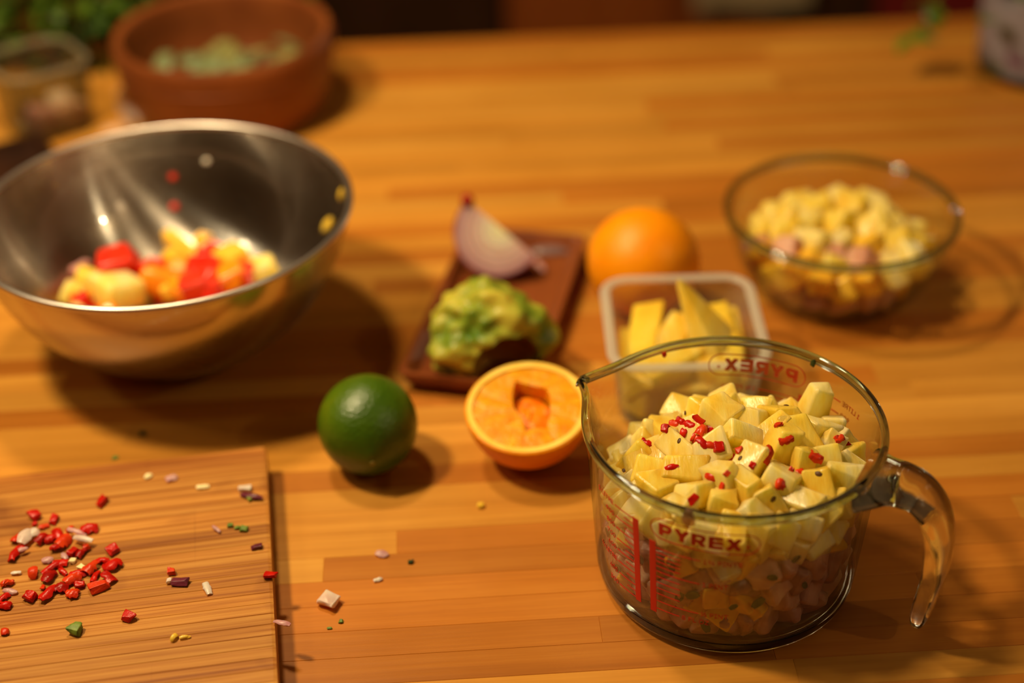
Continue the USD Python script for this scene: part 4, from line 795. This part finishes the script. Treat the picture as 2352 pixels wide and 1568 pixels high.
for px, py in ((1700, 1052), (1432, 1080), (1574, 948), (1776, 1146), (1806, 931), (1880, 1088), (1560, 1012)):
    h = hit_heap(px, py)
    if h is None: continue
    p, n_ = h; s_ = rc_.uniform(.0013, .0024)
    solo('fruit_speck', moved(plate(s_ * 1.5, s_, 0.0007, rc_, .4, .4, .4, .4, 6, 4), facing(n_, rc_.uniform(0, 3)), p + n_ * .0002), SPECK, 'tiny dark brown speck left in the pineapple of the measuring jug', 'fruit speck', 'brown specks on the jug pineapple', loc=p)
def on_jugwall(px, py, far=True, off=-0.0036):
    o, d = ray(px, py); t = np.linspace(.3, 1.2, 9001); P = o + t[:, None] * d; r = np.hypot(P[:, 0] - JC[0], P[:, 1] - JC[1]) - (jug_r(P[:, 2]) + off); s = np.where(np.diff(np.sign(r)))[0]
    p = P[s[-1 if far else 0]]; nn = np.r_[(JC - p[:2]), 0]; return p, nn / np.linalg.norm(nn)
for cx, cy, L, W, tn, mt, nm, lab, cat in ((550, 180, 42, 34, -1.4, CHILLI[0], 'chilli_piece', 'tiny red chilli triangle stuck high inside the far jug wall', 'chilli'), (1396, 225, 62, 36, 1.3, DARKHERB, 'fruit_seed', 'dark green seed stuck inside the far jug wall near its rim', 'seed')):
    p, nn = on_jugwall(1300 + cx / 2.45, 740 + cy / 2.45); k_ = 0.000172 / 2.45
    solo(nm, moved(plate(L * k_, W * k_, 0.001, rc_, .1, .2, .9, .15, 7, 5), facing(nn, tn), p + nn * 0.0007), mt, lab, cat, loc=p)
p, nn = on_jugwall(1582, 1188, False, 0.0002); dm_ = trimesh.creation.icosphere(3, 1.0); dv = dm_.vertices * [.0029, .0050, .0010]; dv[:, 0] *= 1 - .3 * dm_.vertices[:, 1]
solo('juice_drip', moved(trimesh.Trimesh(dv, dm_.faces, process=False), facing(-nn), p), DRIP, 'pale juice drip running down from the near rim outside the measuring jug', 'drip', smooth=True, loc=p)
# dark herb flecks seen through the jug's wall
for cx, cy in ((1470, 1284), (1418, 1306), (1392, 1222), (1775, 1328), (1742, 1385), (1685, 1395), (1560, 1372), (1590, 1368), (1830, 1285), (1850, 1345), (1620, 1440), (1540, 1300)):
    p, nn = on_jugwall(cx, cy, False); s_ = rc_.uniform(.0025, .0045)
    solo('herb_fleck', moved(plate(s_ * 1.6, s_, 0.0007, rc_, .2, .2, .5, .5, 6, 4), facing(nn, rc_.uniform(0, 3)), p + nn * 0.0006), DARKHERB, 'tiny dark herb fleck against the near wall low in the measuring jug', 'herb', 'herb flecks in the measuring jug', loc=p)

# ------------------------------------------------------------------ scraps on the chopping board and the worktop
K4 = 1 / 5.406
BCH = [(1265, 125, 165, 95, 60, 'd'), (435, 295, 130, 110, -40, 'd'), (430, 385, 60, 50, 90, 'd'), (665, 340, 180, 85, 80, 'd'), (545, 420, 115, 65, 25, 's', 1), (200, 575, 150, 100, 70, 's', 1), (178, 770, 215, 95, 72, 's'), (262, 690, 120, 85, 60, 's'), (515, 600, 150, 110, 50, 's', 2), (620, 590, 140, 120, 20, 'd'),
       (725, 540, 210, 120, -50, 's'), (800, 625, 190, 150, 40, 's', 1), (690, 700, 130, 100, 10, 'd'), (870, 450, 95, 75, 80, 's', 1), (1110, 460, 190, 150, 10, 's'), (905, 740, 175, 90, 52, 'd'), (1010, 750, 170, 90, 62, 's', 2), (1075, 690, 85, 60, 0, 'd', 1), (1410, 720, 135, 115, 35, 'd'),
       (1250, 850, 180, 75, 5, 's'), (1390, 905, 215, 170, 25, 's'), (1120, 950, 180, 150, 60, 's', 1), (1180, 1040, 200, 80, 72, 's'), (745, 880, 160, 130, 0, 's'), (640, 935, 240, 95, 32, 's'), (605, 1050, 190, 140, 70, 's', 2), (415, 1010, 200, 90, 100, 'c', 1), (780, 985, 130, 60, -35, 's'),
       (960, 1020, 170, 100, 12, 's'), (890, 1085, 180, 150, 40, 's', 1), (1350, 1070, 170, 105, -35, 's'), (1235, 1180, 210, 115, 18, 'd', 1), (1000, 1150, 120, 90, 0, 'd'), (765, 1190, 150, 140, 0, 's', 2), (900, 1260, 150, 150, 0, 'd', 1), (590, 1260, 260, 125, 66, 's'), (370, 1310, 150, 115, -15, 'd'), (90, 1130, 160, 90, 15, 'd', 1), (40, 1310, 150, 80, 40, 's'), (60, 1405, 160, 100, -5, 'd'), (530, 1180, 70, 50, 80, 'd', 1)]
BSP = {0: 'red chilli piece lying apart, farthest up the board above the scattered heap', 18: 'red chilli dice lying alone at the right side of the scattered heap', 26: 'red chilli piece curled like a crescent at the left of the heap', 31: 'ridged orange-red chilli piece at the lower right of the heap', 35: 'longest upright red chilli strip at the bottom of the heap', 36: 'flat red chilli square at the lower left of the heap'}
rs_ = np.random.default_rng(9)
for i_, e in enumerate(BCH):
    cx, cy, L, W, tn, kd = e[:6]; px, py = cx * K4, 1130 + cy * K4; s_ = K4 * 0.000196
    m_ = chilli(rs_, L * s_ * (1.08 if kd == 'd' else 1.25), W * s_ * (1.1 if kd == 'd' else 1.35), kd); m_ = moved(m_, rotm(rs_.uniform(-.2, .2), rs_.uniform(-.2, .2), img_angle(tn)))
    p = at(px, py, BTH + .0012)
    ctx = {'d': 'diced red chilli block', 's': 'flat red chilli flake', 'c': 'curled red chilli strip'}[kd] + ' in the ' + ('upper ' if cy < 560 else 'lower ' if cy > 960 else 'middle ') + ('left' if cx < 480 else 'right' if cx > 980 else 'centre') + ' of the heap on the board'
    solo('chilli_piece', rest(moved(m_, None, p), BTH), CHILLI[e[6] if len(e) > 6 else 0], BSP.get(i_, ctx), 'chilli', None if i_ in BSP else 'chilli on the board, ' + ctx, smooth=50)
SCR = [  # px, py, length, width in px, turn, kind, material, name, label, category, on the board
    (296, 1418, 30, 22, -20, 'd', CHILLI[0], 'chilli_piece', 'lone red chilli piece below the heap, above the yellow curl', 'chilli', 1), (394, 1314, 20, 16, 0, 'd', CHILLI[1], 'chilli_piece', 'small orange-red chilli piece just above the dark purple onion strip', 'chilli', 1),
    (622, 1322, 30, 18, 0, 'd', CHILLI[0], 'chilli_piece', 'red chilli piece at the right edge of the chopping board', 'chilli', 1), (11, 1450, 24, 18, 10, 's', CHILLI[1], 'chilli_piece', 'orange-red chilli scrap at the left edge of the picture on the board', 'chilli', 1),
    (61, 1241, 48, 26, 75, 'p', ONION[0], 'onion_piece', 'pale onion flake standing among the chilli at the left of the heap', 'onion', 1), (80, 1231, 22, 22, 40, 'p', ONION[0], 'onion_piece', 'small pale onion flake leaning on the larger flake in the heap', 'onion', 1),
    (178, 1230, 52, 10, -16, 'p', ONION[1], 'onion_piece', 'upper of two long onion slivers lying on top of the chilli heap', 'onion', 1), (192, 1246, 52, 13, -14, 'p', ONION[0], 'onion_piece', 'lower of two long onion slivers lying on top of the chilli heap', 'onion', 1),
    (109, 1286, 26, 18, 10, 'p', ONION[1], 'onion_piece', 'rounded pinkish onion scrap in the middle of the chilli heap', 'onion', 1), (148, 1276, 26, 12, -40, 'p', ONION[1], 'onion_piece', 'short onion sliver beside the cream seeds in the chilli heap', 'onion', 1),
    (37, 1315, 24, 9, 0, 'p', ONION[0], 'onion_piece', 'tiny pale onion sliver left of the curled chilli', 'onion', 1), (24, 1358, 36, 15, -8, 'p', ONION[1], 'onion_piece', 'greyish onion sliver at the lower left of the heap', 'onion', 1), (55, 1268, 22, 10, 20, 'p', ONION[1], 'onion_piece', 'purple-edged onion scrap under the pale flake', 'onion', 1),
    (167, 1288, 15, 13, 0, 'd', CREAM, 'chilli_seed', 'round cream chilli seed in the heap', 'seed', 1), (187, 1302, 20, 13, -25, 'd', CREAM, 'chilli_seed', 'pointed cream chilli seed in the heap', 'seed', 1),
    (394, 1097, 28, 18, 20, 'p', ONION[1], 'onion_piece', 'pink-white onion scrap near the far edge of the chopping board', 'onion', 1), (562, 1122, 26, 15, 0, 'd', ONION[0], 'onion_piece', 'pale onion dice behind the dark purple strip at the board corner', 'onion', 1), (577, 1140, 58, 15, -14, 'p', ONION[2], 'onion_piece', 'dark purple onion strip near the far right corner of the board', 'onion', 1),
    (577, 1144, 15, 12, 20, 'd', GREENBIT, 'herb_crumb', 'green crumb on the dark purple onion strip', 'herb', 1), (497, 1214, 30, 7, -38, 'p', ONION[1], 'onion_piece', 'thin pinkish onion thread left of the green herb crumbs', 'onion', 1), (590, 1255, 24, 13, 15, 'd', ONION[2], 'onion_piece', 'dark purple scrap near the right edge of the board', 'onion', 1),
    (413, 1336, 42, 19, -4, 'd', ONION[2], 'onion_piece', 'dark purple onion block on the board right of the heap', 'onion', 1), (389, 1334, 12, 14, 0, 'd', ONION[0], 'onion_piece', 'pale end scrap touching the dark purple onion block', 'onion', 1), (476, 1350, 44, 15, -58, 'p', ONION[0], 'onion_piece', 'pale petal-shaped onion sliver on the right half of the board', 'onion', 1),
    (174, 1447, 34, 28, 60, 'd', GREENBIT, 'lime_scrap', 'green wedge of lime peel below the chilli heap', 'lime', 1), (400, 1464, 30, 10, 50, 'c', PINE[2], 'peel_curl', 'thin yellow peel curl near the bottom of the board', 'peel', 1), (425, 1462, 26, 6, 8, 'p', PINE[2], 'peel_curl', 'thin yellow peel thread beside the curl', 'peel', 1),
    (529, 1205, 13, 10, 0, 'd', GREENBIT, 'herb_crumb', 'left green herb crumb on the right of the board', 'herb', 1), (545, 1210, 12, 8, 0, 'd', GREENBIT, 'herb_crumb', 'middle green herb crumb on the right of the board', 'herb', 1), (560, 1214, 18, 13, 0, 'd', GREENBIT, 'herb_crumb', 'largest green herb crumb on the right of the board', 'herb', 1), (466, 1117, 30, 10, 5, 'p', CREAM, 'fruit_scrap', 'pale yellow scrap between the two far onion scraps on the board', 'fruit scrap', 1), (340, 1092, 20, 12, 30, 'p', CREAM, 'fruit_scrap', 'faint cream scrap at the far side of the board', 'fruit scrap', 1),
    (757, 1385, 46, 36, -20, 'd', ONION[0], 'onion_piece', 'pale onion chunk on the worktop right of the chopping board', 'onion', 0), (878, 1271, 32, 20, -15, 'p', ONION[1], 'onion_piece', 'purple-tipped onion scrap on the worktop below the lime', 'onion', 0), (943, 1289, 13, 10, 0, 'd', DARKHERB, 'herb_crumb', 'tiny dark crumb on the worktop right of the onion scrap', 'herb', 0), (868, 1330, 22, 10, 10, 'p', ONION[0], 'onion_piece', 'thin pale onion flake flat on the worktop', 'onion', 0),
    (783, 1425, 13, 9, 0, 'd', GREENBIT, 'herb_crumb', 'green crumb on the worktop below the onion chunk', 'herb', 0), (1105, 1161, 17, 14, 0, 'd', PINE[2], 'fruit_scrap', 'tiny yellow fruit crumb on the worktop below the cut orange', 'fruit scrap', 0), (328, 995, 16, 12, 0, 'd', DARKHERB, 'herb_crumb', 'dark green crumb on the worktop behind the chopping board', 'herb', 0), (757, 1440, 12, 6, 0, 'd', GREENBIT, 'herb_crumb', 'smallest green crumb on the worktop below the onion chunk', 'herb', 0),
    (648, 1431, 44, 13, -16, 'p', ONION[1], 'onion_piece', 'pink onion strip overhanging the right edge of the chopping board', 'onion', 1), (265, 1051, 14, 10, 0, 'd', GREENBIT, 'herb_crumb', 'greenish crumb at the far edge of the chopping board', 'herb', 1)]
for px, py, L, W, tn, kd, mt, nm, lab, cat, onb in SCR:
    d_ = 0.62 + (1568 - py) / 1568 * 0.42; s_ = d_ / FPX * 1.05
    m_ = chunk(rs_, L * s_ * .88, W * s_ * 1.0, W * s_ * .55, .38, .30, W * s_ * 0.45) if kd == 'd' else plate(L * s_, W * s_ * 1.2, 0.0013, rs_, rs_.uniform(.1, .4) if kd == 'p' else 1.5, rs_.uniform(.4, 1.0), rs_.uniform(.3, .7), rs_.uniform(.2, .6), 8, 5, wob=.16)
    z0 = BTH if onb else 0.0
    heaped = 'heap' in lab and cat == 'onion' and 'top of' in lab or 'flake' in lab and onb
    m_ = moved(m_, rotm(0.25 if heaped else rs_.uniform(-.1, .1), rs_.uniform(-.1, .1), img_angle(tn)))
    zr = z0 + (0.0022 if heaped else 0.00005)
    solo(nm, rest(moved(m_, None, at(px, py, z0 + .001)), zr), mt, lab, cat, smooth=50)

# ------------------------------------------------------------------ the back of the worktop
TBC, TBR, TBH = np.array([-0.2105, 1.096]), 0.083, 0.066
tb = thing('clay_bowl', 'large reddish-brown earthenware bowl with thick rounded rim at the back left', 'bowl', (TBC[0], TBC[1], 0))
to = fine([(0, 0), (0.058, 0), (0.066, 0.003), (0.0745, 0.014), (0.0795, 0.030), (0.0818, 0.050), (0.083, TBH - .006), (0.0825, TBH - .001), (0.079, TBH + .001), (0.0750, TBH - .002), (0.0738, TBH - .010), (0.0725, 0.036), (0.067, 0.018), (0.056, 0.0085), (0, 0.0075)], 3)
part(tb, 'body', lathe(to, 96), TERRA, smooth=50)
t = np.linspace(0, 2 * PI, 97)[:-1]; part(tb, 'groove_ring', sweep(np.stack([0.0812 * np.cos(t), 0.0812 * np.sin(t), 0 * t + 0.047], 1), circ(0.0011, 0.0014, 8), closed=True), TERRA, smooth=True)
rt = np.random.default_rng(14); n = 40; rad = rt.uniform(.009, .0125, n)
def in_tb(p, r):
    x, y = p[:, 0] - TBC[0], p[:, 1] - TBC[1]; rr = np.hypot(x, y) + 1e-9; lim = np.interp(p[:, 2], [.008, .018, .036, .06], [.056, .067, .0725, .0735]) - r - .001; k = rr > lim
    p[k, 0] = TBC[0] + x[k] / rr[k] * lim[k]; p[k, 1] = TBC[1] + y[k] / rr[k] * lim[k]; p[:, 2] = np.clip(p[:, 2], .009 + r, np.maximum(.040 - .3 * r, .009 + r)); return p
def st(n):
    a = rt.uniform(0, 2 * PI, n); r = .06 * np.sqrt(rt.random(n)); return np.stack([TBC[0] + r * np.cos(a), TBC[1] + r * np.sin(a), rt.uniform(.012, .045, n)], 1)
for i_, p in enumerate(pack(rt, n, rad, in_tb, st, 200)):
    m_ = plate(rad[i_] * 2.1, rad[i_] * 1.6, .003, rt, .5, .5, .4, .4, 9, 7, wob=.15); m_ = moved(m_, rotm(rt.uniform(-.8, .8), rt.uniform(-.8, .8), rt.uniform(0, 6)), p)
    rr = np.hypot(m_.vertices[:, 0] - TBC[0], m_.vertices[:, 1] - TBC[1]); e_ = (rr - np.interp(m_.vertices[:, 2], [.008, .018, .036, .06], [.056, .067, .0725, .0735]) + .0008).max()
    if e_ > 0: m_ = moved(m_, None, np.r_[-(p[:2] - TBC) / np.linalg.norm(p[:2] - TBC) * e_, 0])
    k_ = int(rt.random() < .55)
    solo('salad_leaf', m_, SALAD[k_], ['pale green salad piece lying in the earthenware bowl', 'greyish green salad piece lying in the earthenware bowl'][k_], 'salad leaf', ['pale salad in the earthenware bowl', 'greyish salad in the earthenware bowl'][k_], smooth=50)

# the clear jar at the far left
jc = at(118, 222, 0.03)
jr = thing('glass_jar', 'clear square glass jar with rounded corners at the far left', 'jar', (jc[0] - 0.010, jc[1] + 0.012, 0), 0.62)
JW, JHH = 0.066, 0.055
part(jr, 'body', vessel(JW, JW, [(0.009, 0, .010), (0.006, 0.001, .012), (0.004, 0.004, .014), (0.0005, JHH - .002, .018), (0.0025, JHH - .002, .017), (0.0062, 0.006, .013), (0.009, 0.004, .010)]), JARGLASS, smooth=45)
pts = rrect(JW - .002, JW - .002, .017, 8); part(jr, 'rim', sweep(np.c_[pts, np.full(len(pts), JHH)], circ(0.0020, 0.0020, 10), closed=True), JARRIM, smooth=True)
for k_, (dx, dy, dz, mt, lab, nm, cat) in enumerate(((-.010, -.012, .012, ONION[1], 'pink piece of food lying low in the square jar', 'food_piece', 'food'), (.012, -.004, .012, MEAT[0], 'reddish piece of food at the right in the square jar', 'food_piece', 'food'), (-.002, .012, .013, ONION[0], 'pale piece of food at the back in the square jar', 'food_piece', 'food'))):
    m_ = chunk(rt, .020, .016, .015, .2, .3); m_ = moved(m_, rotm(0, 0, k_), (jc[0] + dx, jc[1] + .012 + dy, 0)); solo(nm, rest(m_, .0045), mt, lab, cat, smooth=50)

# pale onion skins between the jar and the clay bowl
for k_, (px, py, L, W, tn, mt, lab) in enumerate(((312, 268, .022, .044, 80, ONION[0], 'pale pink curled onion skin standing beside the earthenware bowl'), (262, 292, .026, .014, 20, mottled('onion_papery', [(.3, (.55, .30, .16)), (.7, (.72, .46, .28))], 60, .4), 'papery tan onion skin lying beside the pale pink curl'))):
    m_ = moved(plate(L, W, .0009, rt, .5, 1.1, .5, .3, 9, 7, wob=.1), rotm(-1.25 if k_ == 0 else 0.0, 0, img_angle(tn) if k_ else 0.35)); solo('onion_skin', rest(moved(m_, None, at(px, py, 0) + [0.004 * k_, -0.006, 0]), 0.0), mt, lab, 'onion skin', smooth=50)

# dark tray at the left edge
dc = at(95, 303, 0.012)
dtr = thing('dark_tray', 'very dark wooden tray corner at the left edge behind the steel bowl', 'tray', (dc[0] - 0.0278, dc[1] - 0.1023, 0), 0.52)
part(dtr, 'body', vessel(0.15, 0.15, [(0.006, 0, .004), (0.002, 0.004, .004), (0.0, 0.012, .004), (0.001, 0.013, .004), (0.006, 0.013, .003), (0.008, 0.006, .003)]), DARKWOOD, smooth=35)

# herbs at the back left: a leafy bunch, each leaf its own part
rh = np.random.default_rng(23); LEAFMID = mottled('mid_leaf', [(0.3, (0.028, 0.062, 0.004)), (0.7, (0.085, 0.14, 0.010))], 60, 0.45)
def leaf(L, W, rng): return plate(L, W, 0.0006, rng, rng.uniform(.2, .7), rng.uniform(-.5, .5), .25, .12, 9, 5, ridge=rng.uniform(.1, .35), wob=.08)
def leafy(name, label, cat, loc, n, spread, h0, h1, size, mats, stem=True):
    o = thing(name, label, cat, loc)
    for k_ in range(n):
        a = rh.uniform(0, 2 * PI); r = math.sqrt(rh.random()); x, y = spread[0] * r * math.cos(a), spread[1] * r * math.sin(a); z = h0 + (h1 - h0) * rh.random() * (1 - .35 * r)
        L = size * rh.uniform(.7, 1.25); m_ = moved(leaf(L, L * .62, rh), rotm(rh.uniform(-.7, .7), rh.uniform(-.6, .8), a + rh.uniform(-.6, .6)), (x, y, z)); part(o, 'leaf', m_, mats[int(rh.random() < .35)], smooth=60)
    if stem:
        for k_ in range(9):
            a = rh.uniform(0, 2 * PI); e_ = np.array([spread[0] * .7 * math.cos(a), spread[1] * .7 * math.sin(a), h1 * .8]); P = np.array([e_ * [s * s, s * s, s] for s in np.linspace(0, 1, 7)]); part(o, 'stem', sweep(P, circ(.0014, .0014, 6), up=(.3, 1, .1)), STEM, smooth=True)
    return o
hx = at(130, 60, 0.04)
leafy('herb_bunch', 'bunch of bright and dark green herbs behind the square glass jar', 'herbs', (hx[0], hx[1] + .02, 0), 130, (.070, .036), .008, .095, .026, [LEAFMID, LEAFDARK])
hx = at(420, 10, 0.03)
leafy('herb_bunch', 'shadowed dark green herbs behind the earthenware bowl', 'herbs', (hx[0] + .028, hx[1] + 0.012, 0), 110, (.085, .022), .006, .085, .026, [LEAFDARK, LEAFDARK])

# potted plant at the far right
pc = at(2252, 176, 0); px_, py_ = pc[0] + 0.048, pc[1] + 0.012
pot = thing('potted_plant', 'leafy green plant in a patterned white and purple pot, one sprig trailing left', 'potted plant', (px_, py_, 0))
part(pot, 'pot', lathe(fine([(0, 0), (.040, 0), (.0445, .002), (.0475, .012), (.0495, .04), (.0505, .072), (.0495, .074), (.0475, .072), (.0465, .062), (.0, .060)], 3), 64), POT, smooth=45)
part(pot, 'base_band', lathe([(.0405, .0005), (.0462, .0025), (.0482, .0085), (.0478, .0085), (.0460, .003)], 64), BLACK, smooth=45)
part(pot, 'soil', lathe([(0, .0605), (.0466, .0605), (.0462, .063), (0, .0645)], 32), SOIL)
UP = np.array([0, 0, .0635])
for k_ in range(46):
    a = rh.uniform(0, 2 * PI); r = .058 * math.sqrt(rh.random()); z = rh.uniform(.01, .07); L = .026 * rh.uniform(.7, 1.2)
    part(pot, 'leaf', moved(leaf(L, L * .62, rh), rotm(rh.uniform(-.6, .6), rh.uniform(-.3, .9), a), (r * math.cos(a), r * math.sin(a), z + .0635)), [LEAF, LEAFDARK][int(rh.random() < .5)], smooth=60)
org = np.array([px_, py_, 0.0])
s1, s0 = at(2118, 84, 0.032) - org, np.array([0, 0, 0.066]); pk = at(2150, 5, .075) - org
P = np.array([(1 - s) ** 2 * s0 + 2 * s * (1 - s) * (pk + [0, 0, .05]) + s * s * s1 for s in np.linspace(0, 1, 14)])
part(pot, 'stem', sweep(P, circ(.0013, .0013, 6), up=(.1, 1, .1)), STEM, smooth=True)
for px, py, z, L, tn in ((2098, 96, .030, .034, 200), (2130, 82, .036, .030, 30), (2140, 45, .055, .026, 80), (2148, 20, .065, .026, 110), (2262, 42, .06, .028, 60), (2120, 15, .075, .022, 150)):
    p = at(px, py, z) - org; part(pot, 'leaf', moved(leaf(L, L * .66, rh), rotm(.35, rh.uniform(-.3, .3), img_angle(tn)), p), LEAF, smooth=60)
for k_ in range(6):
    a = rh.uniform(0, 2 * PI); e_ = np.array([.035 * math.cos(a), .035 * math.sin(a), .05]); part(pot, 'stem', sweep(np.array([e_ * [s * s, s * s, s] + UP for s in np.linspace(0, 1, 7)]), circ(.0013, .0013, 6), up=(.3, 1, .1)), STEM, smooth=True)
